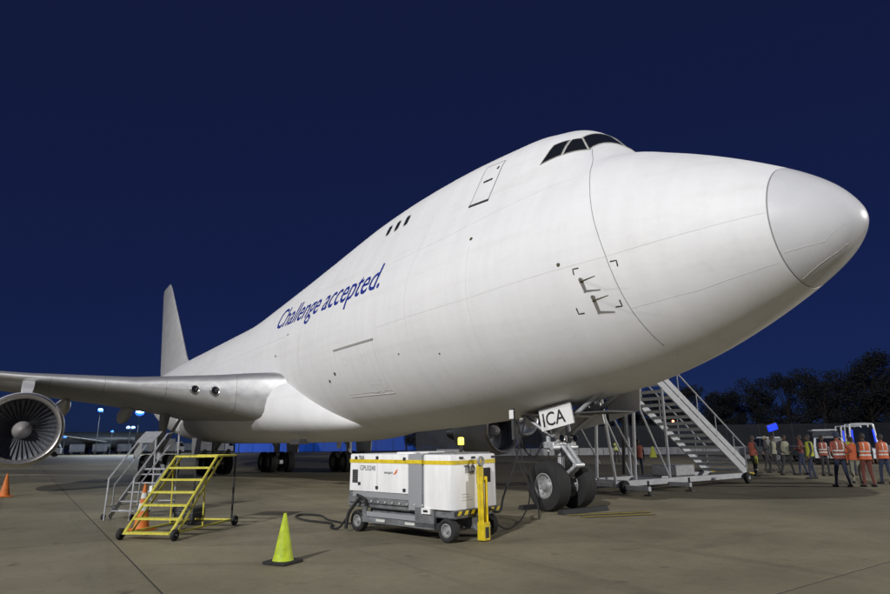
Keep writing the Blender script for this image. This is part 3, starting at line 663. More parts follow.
rbox(.66, 1.43, -.675, .675, .55, 1.495, .14, 6).obj('front_canopy', 'gpu_white', GP, 40); FC = bpy.data.objects['front_canopy']
rbox(-1.412, .325, -.668, .668, 1.325, 1.395, .033, rz=.003).obj('yellow_stripe', 'yellow', RC)
rbox(.30, .68, -.663, .663, 1.325, 1.395, .012, rz=.003).obj('yellow_stripe', 'yellow', bpy.data.objects['corner_post'])
rbox(.655, 1.436, -.681, .681, 1.32, 1.39, .145, 6, rz=.003).obj('yellow_stripe', 'yellow', FC)
m = MB(); m.box((-1.50, -.60, .46), (.70, .60, .775), bev=.02); m.box((-1.0, -.66, .20), (.98, .60, .30)); m.box((-1.42, -.645, .56), (.98, -.60, .66)); m.box((-1.0, -.64, .30), (-.88, -.60, .5)); m.box((.5, -.66, .22), (.98, -.60, .56)); m.box((-1.55, -.5, .5), (-1.48, .5, .72))
m.box((-.9, -.5, .3), (.5, .5, .46)); m.box((.66, -.62, .40), (1.45, .62, .545), bev=.02); CH = m.obj('chassis', 'gpu_grey', GP, 30)
m = MB().box((-1.30, -.64, .665), (.66, -.60, .775)); m.box((-1.0, -.632, .31), (.48, -.6, .40)); m.obj('side_rail', 'gpu_post', CH)
m = MB()
for k in range(9): m.tube((-.9+k*.2, -.66, .60), (-.9+k*.2, -.675, .60), .016, n=8)
for k in range(2): m.box((-.55+k*.8, -.675, .235), (-.30+k*.8, -.66, .28))
m.obj('reflector', 'reflect', CH)
T3, H3 = wheel_meshes(.205, .16, .105)
for x, y in ((-1.14, -.58), (-1.14, .58), (1.24, -.56), (1.24, .56)):
    t = link('tyre', T3, GP, (x, y, .205)); link('wheel_rim', H3, t)
MB().tube((-1.14, -.6, .205), (-1.14, .6, .205), .04).obj('axle', 'gpu_grey', GP); MB().tube((1.24, -.6, .205), (1.24, .6, .205), .04).box((1.1, -.08, .2), (1.38, .08, .42)).obj('axle', 'gpu_grey', GP)
# hazard striped bumper
bmp = MB().box((1.44, -.64, .46), (1.475, .64, .535)).obj('bumper', 'black', GP)
for k in range(7):
    y = -.60+k*.185; MB().add([(1.4775, y, .462), (1.4775, y+.09, .462), (1.4775, y+.14, .533), (1.4775, y+.05, .533)], [(0, 1, 2, 3)]).obj('hazard_stripe', 'yellow', bmp)
m = MB().box((.70, -.70, .46), (.92, -.66, .56)); mo = m.obj('lamp_plate', 'gpu_white', GP); MB().box((.75, -.706, .49), (.86, -.70, .53)).obj('side_marker', 'letters', mo)
# tow bar folded up
m = MB(); m.box((1.55, -.20, .03), (1.60, -.06, 1.26), mtx=Matrix.Translation((0, 0, 0)) @ Matrix.Rotation(RAD(-1.5), 4, 'Y')); m.box((1.60, -.20, .04), (1.66, -.185, 1.1)); m.box((1.60, -.075, .04), (1.66, -.06, 1.1)); m.box((1.53, -.215, .02), (1.68, -.045, .32))
tb = m.obj('tow_bar', 'yellow', GP, loc=(0, .10, 0))
ring = MB(); ring.lathe([(.065+.022*math.cos(a), .0) for a in ()] or [(-.02, .05), (0, .042), (.02, .05), (.02, .085), (0, .092), (-.02, .085)], 'x', 20, (1.575, -.13, 1.37), close=True); ring.obj('tow_eye', 'rim', tb, 50)
MB().box((1.681, -.18, .06), (1.684, -.08, .24)).obj('warning_label', 'letters', tb)
MB().tube((1.38, -.03, .22), (1.6, -.03, .12), .035).tube((1.6, -.1, .10), (1.6, .04, .10), .03).obj('tow_hinge', 'gpu_grey', GP)
# grilles, latches, lamps, labels
m = MB(); m.box((-1.30, -.668, .93), (-1.13, -.655, 1.19), bev=.006)
gr = m.obj('exhaust_grille', 'letters', RC)
m = MB()
for k in range(6): m.box((-1.285, -.673, .95+k*.04), (-1.145, -.668, .962+k*.04))
m.obj('grille_slat', 'gpu_grey', gr)
for x, z in ((-1.19, 1.42), (-.55, 1.425), (-.55, .86), (.22, 1.41), (.22, .84), (-1.08, .92)):
    MB().box((x-.035, -.676, z-.03), (x+.035, -.655, z+.03), bev=.005).obj('latch', 'letters', RC)
MB().box((-.5495, -.664, .79), (-.5455, -.655, 1.48)).obj('panel_gap', 'gpu_post', RC)
for y, z in ((-.42, 1.435), (-.08, 1.435), (.52, 1.435)): MB().box((1.42, y-.05, z-.02), (1.445, y+.05, z+.02)).obj('marker_lamp', 'letters', FC)
MB().box((1.425, .22, .98), (1.445, .42, 1.24), bev=.005).obj('control_window', 'car_glass', FC)
MB().path([(1.43, -.24+.25, 1.18), (1.47, .04, 1.18), (1.47, .04, 1.0), (1.43, .01, 1.0)], .008, 6).obj('grab_handle', 'gpu_post', FC)
flat_text('TLD', .16, .065, frame((-1.10, -.6745, 1.40), (1, 0, 0), (0, 0, 1)), RC, bold=.02)
flat_text('GPU3240', .46, .095, frame((-1.06, -.664, 1.18), (1, 0, 0), (0, 0, 1)), RC)
flat_text('swissport', .24, .05, frame((-.34, -.664, 1.13), (1, 0, 0), (0, 0, 1)), RC, bold=.01)
for dx, dz, ww in ((0, 0, .055), (.030, .030, .060), (.055, .062, .045)): MB().prism([(-.08+dx, 1.115+dz), (-.08+dx+ww, 1.125+dz), (-.055+dx+ww, 1.15+dz), (-.065+dx, 1.14+dz)], -.6665, -.66, 'y').obj('logo_patch', 'logo_orange', RC)
flat_text('TLD', .30, .13, frame((1.4445, -.34, 1.17), (0, 1, 0), (0, 0, 1)), FC, bold=.03)
for k in range(3): MB().box((1.425, -.42+.0*k, .70+.05*k), (1.4325, -.12-.05*k, .706+.05*k)).obj('notice_line', 'gpu_post', FC)
# flat roof lid and amber beacon
rbox(-.25, .30, -.45, .45, 1.50, 1.535, .05).obj('roof_lid', 'gpu_white', RC, 40)
rbox(.66, 1.38, -.55, .60, 1.494, 1.525, .1).obj('roof_lid', 'gpu_grey', FC, 40)
b = MB().tube((.95, .15, 1.52), (.95, .15, 1.66), .035).obj('beacon_post', 'black', GP)
MB().lathe([(1.66, .06), (1.78, .06), (1.80, .05), (1.805, .001)], 'z', 14, (.95, .15, 0)).obj('amber_beacon', 'amber', b, 40)
# loose cable loom on the chassis
MB().path([(-1.0, -.70, .66), (-1.12, -.74, .52), (-1.25, -.78, .34), (-1.28, -.82, .06)], .035, 8).path([(-1.1, -.69, .70), (-.85, -.72, .64), (-.8, -.71, .5)], .03, 8).obj('cable_loom', 'rubber', GP, 50)

# ------------------------------------------------------------------ cables and hoses (things of their own)
h = MB(); h.path([(-7.72, -6.05, .25), (-7.98, -6.10, .05), (-8.3, -6.12, .03), (-8.9, -5.86, .03), (-9.8, -6.08, .03), (-10.6, -6.0, .03), (-10.9, -5.7, .03), (-10.4, -5.45, .03), (-9.4, -5.65, .03), (-8.5, -5.4, .03), (-7.7, -5.0, .3)], .022, 8)
h.obj('ground_hose', 'rubber', None, 50, label='black hose looping over the concrete left of the power unit', cat='hose')
h = MB(); h.path([(-5.30, -4.30, .50), (-5.5, -3.9, .42), (-6.1, -3.3, .62), (-6.9, -2.3, 1.15), (-7.6, -1.45, 1.75), (-7.95, -.9, 2.40)], .022, 10); h.path([(-5.28, -4.45, .45), (-5.7, -3.6, .06), (-6.8, -2.2, .05), (-7.4, -1.4, .5), (-7.9, -1.3, 1.3), (-8.05, -1.26, 1.80)], .016, 8)
h.obj('power_cable', 'rubber', None, 50, label='thick black power cable slung from the aircraft belly to the power unit', cat='cable')
h = MB(); h.path([(-7.95, -1.18, 2.3), (-7.82, -1.30, 1.7), (-7.62, -1.34, 1.1), (-7.45, -1.20, .5), (-7.38, -1.16, .12), (-7.0, -1.5, .05), (-6.6, -1.9, .05)], .016, 8); h.path([(-8.1, -1.1, 2.2), (-8.05, -.9, 1.5), (-7.85, -.75, 1.35), (-7.8, -.5, 1.7)], .022, 8)
h.obj('headset_cable', 'rubber', None, 50, label='thin black cable hanging in front of the nose wheel', cat='cable')
# chocks
for (a, b_, l_) in (((-7.00, -.46), 1.9, 'long black rubber chock ahead of the nose wheels'), ((-8.42, -.46), 1.9, 'long black rubber chock behind the nose wheels')):
    t = MB().prism([(-.12, .005), (.12, .005), (.06, .11), (-.06, .11)], -.80, .80, 'y').obj('wheel_chock', 'rubber', None, None, loc=(a[0], 0, 0), label=l_, cat='chock')

# ------------------------------------------------------------------ cones
def cone(nm, lab, loc, h, r, mt, bands=False, base=True, rz=0, grp=None):
    t = thing(nm, lab, 'cone', loc, rz, grp)
    MB().box((-r*1.45, -r*1.45, .004), (r*1.45, r*1.45, .045), bev=.008).obj('base', 'rubber' if mt == 'lime' else mt, t)
    MB().lathe([(.045, r*1.08), (.07, r), (h-.02, r*.17), (h, r*.15), (h, r*.09), (h-.03, r*.08)], 'z', 28).obj('body', mt, t, 40)
    if bands:
        for a, b_ in ((.42, .58), (.68, .80)):
            f = lambda k: r+(r*.17-r)*(k*h-.07)/(h-.09)+.004
            MB().lathe([(a*h, f(a)), (b_*h, f(b_))], 'z', 28).obj('reflective_band', 'reflect', t, 40)
    return t
cone('traffic_cone', 'lime yellow traffic cone alone in front of the power unit', (-5.35, -8.2, 0), .70, .145, 'lime', rz=.5)
cone('traffic_cone', 'tall orange traffic cone with white bands behind the yellow steps', (-10.65, -9.33, 0), .93, .15, 'orange', True, rz=.3)
cone('traffic_cone', 'orange traffic cone below the engine at the left edge', (-23.3, -11.88, 0), .80, .16, 'orange', rz=.2)

# ------------------------------------------------------------------ yellow maintenance steps
YS = thing('maintenance_steps', 'yellow wheeled maintenance steps with six treads and flat top', 'steps', (-9.03, -9.48, 0), RAD(45))
RUN, TOP, DEP = 1.40, 1.48, 2.16
for s in (-1, 1):
    m = MB(); m.tube((s*.48, 0, .12), (s*.48, RUN, TOP), .025, n=8); m.obj('stringer', 'stair_yellow', YS); MB().tube((s*.48, .24, .13), (s*.48, RUN+.22, TOP), .02, n=8).obj('hand_rail', 'stair_yellow', YS)
    MB().tube((s*.48, 0, .12), (s*.48, DEP, .12), .022, n=8).obj('base_rail', 'stair_yellow', YS)
    MB().tube((s*.48, DEP, .10), (s*.48, DEP, TOP), .022, n=8).obj('post', 'black', YS)
    MB().tube((s*.48, RUN, TOP), (s*.48, DEP, TOP), .022, n=8).obj('top_rail', 'stair_yellow', YS)
    for y in (0.02, DEP):
        t = MB().lathe([(-.03, .045), (-.035, .09), (-.02, .105), (.02, .105), (.035, .09), (.03, .045)], 'x', 18, (s*.56, y, .105)).obj('caster', 'rubber', YS, 40); MB().tube((s*.47, y, .11), (s*.6, y, .105), .02).obj('caster_hub', 'alu', t)
for k in range(7):
    z = .13+k*(TOP-.13)/6; y = RUN*k/6*1.0
    MB().box((-.47, y-.02, z-.025), (.47, y+.13, z+.012)).obj('tread', 'stair_yellow', YS)
MB().box((-.47, RUN+.14, TOP-.02), (.47, DEP, TOP+.004)).obj('platform', 'stair_yellow', YS)
for a, b_, r_ in (((-.48, DEP, .12), (.48, DEP, .12), .022), ((-.48, DEP, TOP), (.48, DEP, TOP), .022), ((-.48, RUN, .12), (-.48, RUN*.95, TOP*.95), .016), ((.48, RUN*.75, .12), (.48, RUN*.72, TOP*.70), .016)): MB().tube(a, b_, r_, n=8).obj('cross_bar', 'stair_yellow', YS)
MB().box((-.56, .72, .80), (-.50, .80, .92)).obj('sign_tag', 'plate_white', YS)
BX = thing('equipment_case', 'black wheeled equipment case on the ground behind the yellow steps', 'case', (-11.1, -8.3, 0), RAD(35))
rbox(-.27, .27, -.2, .2, .05, .36, .03).obj('shell', 'black', BX, 40); MB().box((-.28, -.21, .24), (.28, .21, .255)).obj('lid_seam', 'gpu_grey', BX); MB().path([(-.08, -.2, .28), (-.08, -.25, .30), (.08, -.25, .30), (.08, -.2, .28)], .01, 6).obj('handle', 'gpu_grey', BX)
for x in (-.22, .22): MB().lathe([(-.02, .0), (-.02, .06), (.02, .06), (.02, 0)], 'y', 14, (x, -.21, .06)).obj('wheel', 'rubber', BX)

# ------------------------------------------------------------------ grey aluminium access steps
GS = thing('access_steps', 'grey aluminium access steps with handrails behind the yellow steps', 'steps', (-12.95, -9.45, 0), RAD(45))
for s in (-1, 1):
    MB().path([(s*.34, -.12, .0), (s*.34, -.10, .95), (s*.34, 1.0, 2.0), (s*.34, 1.5, 2.08), (s*.34, 1.55, 1.0), (s*.34, 1.55, .06)], .022, 8, sub=1).obj('handrail', 'alu', GS)
    MB().path([(s*.34, .12, .0), (s*.34, .12, .8), (s*.34, 1.15, 1.72)], .018, 8, sub=1).obj('mid_rail', 'alu', GS)
    MB().box((s*.34-.015, -.05, 0), (s*.34+.015, .07, .0+1.45), mtx=Matrix.Translation((0, .05, .06)) @ Matrix.Rotation(RAD(-45), 4, 'X')).obj('stringer', 'alu', GS)
    for y in (-.1, 1.55):
        MB().lathe([(-.02, .0), (-.02, .07), (.02, .07), (.02, 0)], 'x', 14, (s*.38, y, .075)).obj('caster', 'rubber', GS)
for k in range(5): MB().box((-.33, .05+k*.22, .18+k*.2), (.33, .25+k*.22, .205+k*.2)).obj('tread', 'alu', GS)
MB().box((-.34, 1.05, 1.10), (.34, 1.56, 1.13)).obj('platform', 'alu', GS)
MB().box((-.24, .65, 1.66), (.24, 1.10, 1.68), mtx=Matrix.Translation((0, .45, 1.62)) @ Matrix.Rotation(RAD(38), 4, 'X') @ Matrix.Translation((0, -.45, -1.62))).obj('top_panel', 'alu', GS)
for a, b_ in (((-.34, 1.55, .3), (.34, 1.55, .3)), ((-.34, -.1, .3), (-.34, 1.55, .3)), ((.34, -.1, .3), (.34, 1.55, .3))): MB().tube(a, b_, .016).obj('cross_bar', 'alu', GS)

# ------------------------------------------------------------------ white passenger stairs on the far side of the nose
PS = thing('boarding_stairs', 'white mobile boarding stairs rising to the far side of the aircraft nose', 'stairs', (-10.75, 12.6, 0), 0)
HW = .85; YB, ZB_, YT, ZT_ = -.1, .42, -6.75, 5.02
def SL(y): return ZB_+(YB-y)*(ZT_-ZB_)/(YB-YT)
for s in (-1, 1):
    a, b_ = (YB, ZB_), (YT, ZT_)
    MB().prism([(YB+.1, ZB_-.20), (YT, ZT_-.30), (YT, ZT_+.02), (YB+.1, ZB_+.14)], s*HW-.03, s*HW+.03, 'x').obj('stringer', 'stairs_white', PS)
    if s > 0: MB().prism([(YB+.1, ZB_+.22), (YT, ZT_+.10), (YT, ZT_+.36), (YB+.1, ZB_+.48)], s*HW-.012, s*HW+.012, 'x').obj('side_panel', 'stairs_white', PS)
    MB().path([(s*HW, YB+.15, ZB_+.1), (s*HW, YB+.2, ZB_+1.0), (s*HW, YT, ZT_+1.05), (s*HW, YT-2.4, ZT_+1.05)], .03, 8, sub=1).obj('handrail', 'stairs_white', PS)
    for k in range(6):
        y = YB+(YT-YB)*(k+.5)/6; MB().tube((s*HW, y, SL(y)), (s*HW, y, SL(y)+1.05), .02, n=6).obj('baluster', 'stairs_white', PS)
    MB().box((s*HW-.08, -8.0, .22), (s*HW+.08, .15, .40)).obj('base_beam', 'stairs_white', PS)
    for (y0, z0, y1, z1, r) in ((-6.9, .35, -6.55, 4.9, .055), (-5.0, .35, -5.0, 3.6, .05), (-7.9, .35, -8.6, 4.9, .05), (-5.0, .4, -6.6, 3.2, .035), (-7.9, 2.6, -6.7, .9, .03)):
        MB().tube((s*HW, y0, z0), (s*HW, y1, z1), r, n=8).obj('support_leg', 'stairs_white' if r > .034 else 'alu', PS)
    for y in (-7.7, -.25):
        t = MB().lathe([(-.07, .08), (-.08, .18), (-.05, .215), (.05, .215), (.08, .18), (.07, .08)], 'x', 20, (s*(HW+.18), y, .217)).obj('wheel', 'rubber', PS, 40); MB().tube((s*(HW+.09), y, .217), (s*(HW+.26), y, .217), .07).obj('wheel_hub', 'alu', t)
for k in range(20):
    f = (k+.5)/20; y = YB+(YT-YB)*f; z = ZB_+(ZT_-ZB_)*f
    MB().box((-HW+.03, y-.15, z-.02), (HW-.03, y+.12, z+.02)).box((-HW+.03, y-.17, z-.10), (HW-.03, y-.15, z+.02)).obj('tread', 'stairs_white', PS)
    
MB().box((-HW-.05, -9.2, ZT_-.10), (HW+.05, YT, ZT_)).obj('platform', 'alu', PS)
for y in (-8.0, -6.9, -5.0, -2.6, .1): MB().box((-HW, y-.06, .23), (HW, y+.06, .37)).obj('cross_member', 'stairs_white', PS)
MB().box((HW, -7.75, .14), (HW+1.15, -7.62, .28)).obj('outrigger_arm', 'stairs_white', PS); MB().box((HW, -5.2, .14), (HW+.9, -5.08, .28)).obj('outrigger_arm', 'stairs_white', PS)
for y, l_ in ((-7.68, 1.15), (-5.14, .9)):
    MB().tube((HW+l_-.05, y, .0), (HW+l_-.05, y, .45), .035).lathe([(.0, .001), (.0, .16), (.04, .15), (.05, .03)], 'z', 14, (HW+l_-.05, y, 0)).obj('outrigger_jack', 'gear_dark', PS)
MB().tube((-HW, -5.4, .5), (.2, -6.3, 4.3), .07, .06).obj('lift_ram', 'gear_dark', PS)
MB().path([(HW, .15, .4), (HW+.02, .55, .34), (-HW, .55, .34), (-HW, .15, .4)], .03, 8, sub=1).tube((0, .5, .34), (0, 1.6, .24), .03).obj('tow_bar', 'yellow', PS)
MB().box((-.5, -4.2, .40), (.55, -3.0, .80), bev=.03).obj('hydraulic_pack', 'alu', PS)
MB().ball((-HW-.05, -6.4, 4.0), .05).obj('status_lamp', 'white_lamp', PS)

# ------------------------------------------------------------------ people
def seg_d(P, a, b, r0, r1):
    a = np.array(a); b = np.array(b); d = b-a; t = np.clip(((P-a)@d)/max(d@d, 1e-9), 0, 1)
    return np.linalg.norm(P-(a+t[:, None]*d), axis=1)-(r0+(r1-r0)*t)
TORSO = [(.86, .155, .105), (.94, .175, .125), (1.02, .165, .12), (1.10, .15, .112), (1.22, .17, .122), (1.34, .195, .125), (1.42, .19, .108), (1.47, .13, .085), (1.50, .075, .068)]
def ell_loft(rings, lean=0., n=20, inf=0., mb=None):
    mb = mb or MB(); G = []
    for z, w, d in rings:
        lx = lean*(z-.9); G.append([(lx+(d+inf)*math.copysign(abs(math.cos(t))**.85, math.cos(t)), (w+inf)*math.copysign(abs(math.sin(t))**.85, math.sin(t)), z) for t in [2*math.pi*k/n for k in range(n)]])
    mb.grid([g_+[g_[0]] for g_ in G]); mb.add(G[0], [tuple(range(n))]); mb.add(G[-1], [tuple(range(n))]); return mb
def person(label, loc, face, scale=1.0, stride=.0, spread=.10, arms=None, lean=0., vest=None, shirt='dark_cloth', trousers='navy', skin='skin_dark', cap=None, turn=0., tapes=True, leg_tape=False, bands='tape'):
    t = thing('person', label, 'person', loc, face, 'ground crew on the apron'); t.scale = (scale,)*3
    # faces +x locally ; y left
    arms = arms or {}
    mb = MB(); segs = []
    ell_loft(TORSO, lean, mb=mb)
    def limb(a, b, r0, r1, tag):
        mb.tube(a, b, r0, r1, 12); mb.ball(a, r0, 12); mb.ball(b, r1, 12); segs.append((a, b, r0, r1, tag))
    sx = lean*.55
    segs.append(((0, 0, .95), (sx*.9, 0, 1.40), .15, .16, 'shirt'))
    hd = Vector((sx+.02, 0, 1.66))
    limb((sx, 0, 1.46), (sx+.012, 0, 1.57), .058, .055, 'skin')
    mb.ball(hd, (.098, .076, .118), 16); mb.ball(hd+Vector((.015, 0, -.07)), (.075, .058, .06), 12)
    R = Matrix.Rotation(turn, 3, 'Z')
    mb.ball(hd+R @ Vector((.098, 0, -.015)), (.022, .014, .026), 8); mb.ball(hd+R @ Vector((.085, 0, -.065)), (.018, .028, .012), 8)
    for s in (-1, 1): mb.ball(hd+R @ Vector((-.005, s*.078, -.01)), (.022, .012, .032), 8); mb.ball(hd+R @ Vector((.086, s*.030, .02)), (.012, .02, .010), 8)
    segs.append((tuple(hd-Vector((0, 0, .06))), tuple(hd+Vector((0, 0, .04))), .09, .09, 'skin'))
    for s, st in ((-1, -stride), (1, stride)):
        hip = (0, s*.09, .90); foot = (st, s*spread, .075); knee = (st*.5+.03+abs(st)*.08, s*(spread*.5+.047), .49)
        limb(hip, knee, .088, .058, 'trousers'); limb(knee, foot, .057, .040, 'trousers')
        limb((foot[0]-.04, foot[1], .05), (foot[0]+.16, foot[1]+s*.02, .038), .048, .036, 'shoe')
        sh = (sx, s*.195, 1.41)
        el, ha = arms.get(s, ((sx-.02, s*.25, 1.13), (sx+.08, s*.25, .90)))
        limb(sh, el, .056, .044, 'shirt'); limb(el, ha, .042, .030, 'sleeve')
        d = (Vector(ha)-Vector(el)).normalized(); sd = d.cross(Vector((1, 0, 0)) if abs(d.x) < .8 else Vector((0, 0, 1))).normalized(); f2 = d.cross(sd)
        w = Vector(ha); pm = w+d*.085
        mb.tube(w, pm, .030, .036, 10); mb.ball(pm, .034, 10); segs.append((tuple(w), tuple(pm), .032, .036, 'skin'))
        for k, (o, L_) in enumerate(((-.028, .062), (-.010, .074), (.009, .070), (.027, .055))):
            k0 = pm+f2*o; k1 = k0+d*L_*.55; k2 = k1+(d*.7+sd*.5)*L_*.5
            mb.tube(k0, k1, .0105, .010, 8); mb.tube(k1, k2, .010, .009, 8); mb.ball(k1, .0105, 8); mb.ball(k2, .009, 8); segs.append((tuple(k0), tuple(k2), .011, .01, 'skin'))
        q0 = w+d*.03+f2*-.028; q1 = q0+(d*.6-f2*.8)*.045; q2 = q1+d*.03
        mb.tube(q0, q1, .0125, .011, 8); mb.tube(q1, q2, .011, .010, 8); mb.ball(q1, .0115, 8); mb.ball(q2, .010, 8); segs.append((tuple(q0), tuple(q2), .012, .01, 'skin'))
    me = mb.mesh('body', skin)
    tmp = bpy.data.objects.new('tmp', me); COL.objects.link(tmp); md = tmp.modifiers.new('r', 'REMESH'); md.mode = 'VOXEL'; md.voxel_size = .0115
    sm = tmp.modifiers.new('s', 'SMOOTH'); sm.factor = .5; sm.iterations = 2
    dg = bpy.context.evaluated_depsgraph_get(); me2 = bpy.data.meshes.new_from_object(tmp.evaluated_get(dg)); bpy.data.objects.remove(tmp); me2.name = 'body'
    me2.materials.clear()
    keys = ['skin', 'shirt', 'trousers', 'shoe', 'sleeve', 'eye']; mm = {'skin': skin, 'shirt': shirt, 'trousers': trousers, 'shoe': 'shoe', 'sleeve': shirt if not arms.get('bare') else skin, 'eye': 'eye'}
    for k in keys: me2.materials.append(M[mm[k]])
    n = len(me2.polygons); cen = np.empty(n*3, np.float32); me2.polygons.foreach_get('center', cen); cen = cen.reshape(-1, 3).astype(float)
    D = np.stack([seg_d(cen, *s_[:4]) for s_ in segs]); best = D.argmin(0); idx = np.array([keys.index(s_[4]) for s_ in segs])[best]
    idx[(idx == 1) & (cen[:, 2] < .97)] = 2
    for s in (-1, 1):
        e = np.array(hd+R @ Vector((.086, s*.032, .005))); idx[np.linalg.norm(cen-e, axis=1) < .014] = 5
    me2.polygons.foreach_set('material_index', idx.astype(np.int32)); me2.polygons.foreach_set('use_smooth', [True]*n)
    link('body', me2, t)
    # hair or cap: shell over the skull
    hm = MB(); G = []
    for i in range(7):
        a = math.pi/2*i/6*1.12; ring = []
        for k in range(17):
            th = 2*math.pi*k/16; v = Vector((.106*math.sin(a)*math.cos(th)-.008, .084*math.sin(a)*math.sin(th), .124*math.cos(a)+.005+(.03 if math.cos(th) > .3 and i > 4 else -.03*(i > 5))))
            ring.append(hd+R @ v)
        G.append(ring)
    hm.grid(G)
    if cap: hm.add([hd+R @ Vector(p) for p in ((.08, -.06, .045), (.17, -.045, .03), (.17, .045, .03), (.08, .06, .045), (.08, -.06, .055), (.17, -.045, .04), (.17, .045, .04), (.08, .06, .055))], [(0, 1, 2, 3), (4, 5, 6, 7), (0, 1, 5, 4), (1, 2, 6, 5), (2, 3, 7, 6)])
    hm.obj('cap' if cap else 'hair', cap or 'hair', t, 60)
    if vest:
        vo = ell_loft([(.90, .178, .13)]+TORSO[2:8]+[(1.485, .10, .075)], lean, 24, .022).obj('vest', vest, t, 60)
        if tapes:
            for z0 in (1.02, 1.14):
                r_ = [(z0, *[np.interp(z0, [q[0] for q in TORSO], [q[i] for q in TORSO]) for i in (1, 2)]), (z0+.05, *[np.interp(z0+.05, [q[0] for q in TORSO], [q[i] for q in TORSO]) for i in (1, 2)])]
                b = MB(); G = []
                for z, w, d in r_:
                    lx = lean*(z-.9); G.append([(lx+(d+.027)*math.copysign(abs(math.cos(q))**.85, math.cos(q)), (w+.027)*math.copysign(abs(math.sin(q))**.85, math.sin(q)), z) for q in [2*math.pi*k/24 for k in range(25)]])
                b.grid(G).obj('reflective_tape', bands, vo)
            for s in (-1, 1):
                for f in (-1, 1):
                    P = []
                    for z in (1.2, 1.28, 1.36, 1.42, 1.46):
                        w, d = [np.interp(z, [q[0] for q in TORSO], [q[i] for q in TORSO]) for i in (1, 2)]; yy = s*.10
                        c = max(0, 1-(abs(yy-.0)/(w+.022))**2)**.5; P.append([(lean*(z-.9)+f*((d+.026)*c**.85+.004), yy-.022, z), (lean*(z-.9)+f*((d+.026)*c**.85+.004), yy+.022, z)])
                    MB().grid(P).obj('reflective_tape', bands, vo)
    if leg_tape:
        for s, st in ((-1, -stride), (1, stride)):
            k = Vector((st*.75+.015, s*(spread*.75+.024), .30)); MB().lathe([(-.025, .062), (.025, .060)], 'z', 14, tuple(k)).obj('leg_tape', bands, t)
    return t
toward = RAD(-35)     # facing the photographer
away = RAD(145)
A_hip = {1: ((-.12, .33, 1.15), (.06, .20, 1.02)), -1: ((-.12, -.33, 1.15), (.06, -.20, 1.02))}
A_fold = {1: ((.02, .27, 1.14), (.20, .02, 1.18)), -1: ((.02, -.27, 1.14), (.20, -.02, 1.14))}
A_one = {-1: ((.02, -.26, 1.14), (.24, -.16, 1.24))}
A_down = {1: ((.0, .25, 1.13), (.05, .24, .88)), -1: ((.0, -.25, 1.13), (.05, -.24, .88))}
person('distant worker in yellow vest seen past the stair posts', (-29.8, 28.6, 0), toward, 1.02, .14, .12, A_one, vest='vest_yellow', trousers='dark_cloth')
person('worker in rust-red vest standing alone under the boarding stairs', (-15.4, 13.0, 0), toward, .99, 0, .13, A_down, vest='vest_red', trousers='navy', tapes=False)
person('worker in orange vest nearest the foot of the stairs holding a yellow bag', (-12.0, 17.1, 0), RAD(60), 1.06, .05, .13, {-1: ((.05, -.26, 1.12), (.26, -.24, 1.02)), 1: ((0, .25, 1.13), (.12, .22, .95))}, vest='vest_red', trousers='dark_cloth', tapes=False, leg_tape=True)
person('worker in dark clothes and sand vest walking left of the wide-legged one', (-12.85, 20.6, 0), RAD(190), 1.06, .22, .10, A_down, vest='vest_sand', trousers='dark_cloth', tapes=False)
person('worker in sand vest and dark trousers standing with legs wide apart', (-11.5, 19.1, 0), RAD(-20), 1.07, .05, .30, A_hip, vest='vest_sand', trousers='dark_cloth', tapes=False)
person('worker in dark jacket standing behind the yellow-vested worker', (-10.95, 19.5, 0), RAD(200), 1.06, .14, .11, A_fold, vest=None, shirt='maroon', trousers='navy')
person('worker in bright yellow vest and navy trousers seen from the side', (-9.35, 16.9, 0), RAD(215), 1.06, .12, .12, A_one, vest='vest_yellow', trousers='navy', tapes=False, cap='dark_cloth')
person('broad worker in orange vest with pale tapes and navy trousers, back turned', (-6.5, 12.9, 0), away, 1.09, .05, .20, A_hip, vest='vest_red', shirt='vest_red', trousers='navy', cap='navy')
person('worker in orange shirt half hidden between the two orange-vested backs', (-6.95, 15.2, 0), RAD(120), .98, .08, .11, A_down, vest='vest_orange', shirt='vest_orange', trousers='vest_sand', skin='skin', tapes=False)
person('worker in bright orange vest and maroon trousers, back turned', (-5.9, 13.5, 0), RAD(150), 1.06, .04, .15, {-1: ((-.02, -.25, 1.13), (.0, -.26, .88)), 1: ((-.1, .32, 1.16), (.05, .22, 1.0))}, vest='vest_orange', shirt='dark_cloth', trousers='maroon')
person('worker in orange vest cut off by the right edge', (-6.1, 15.6, 0), RAD(160), 1.04, .12, .12, A_down, vest='vest_orange', shirt='vest_red', trousers='navy')
person('worker in dark overalls behind the walking worker in sand vest', (-14.2, 22.4, 0), RAD(20), 1.05, .10, .12, A_fold, vest=None, shirt='dark_cloth', trousers='dark_cloth', cap='vest_sand')
person('worker in dull orange vest behind the yellow-vested worker', (-10.0, 19.6, 0), RAD(-30), 1.03, .05, .12, A_down, vest='vest_red', trousers='dark_cloth', tapes=True)
person('worker in yellow-green vest between the parked car and the broad worker', (-9.4, 21.0, 0), RAD(100), 1.04, .12, .11, A_one, vest='vest_yellow', trousers='navy', tapes=True)
bag = thing('carry_bag', 'small yellow bag held by the worker at the stairs foot', 'bag', (-11.80, 16.92, .60), .6)
rbox(-.06, .06, -.13, .13, .0, .34, .04).obj('pouch', 'vest_yellow', bag, 40); MB().path([(0, -.07, .33), (0, -.05, .43), (0, .05, .43), (0, .07, .33)], .009, 6).obj('handle', 'black', bag)

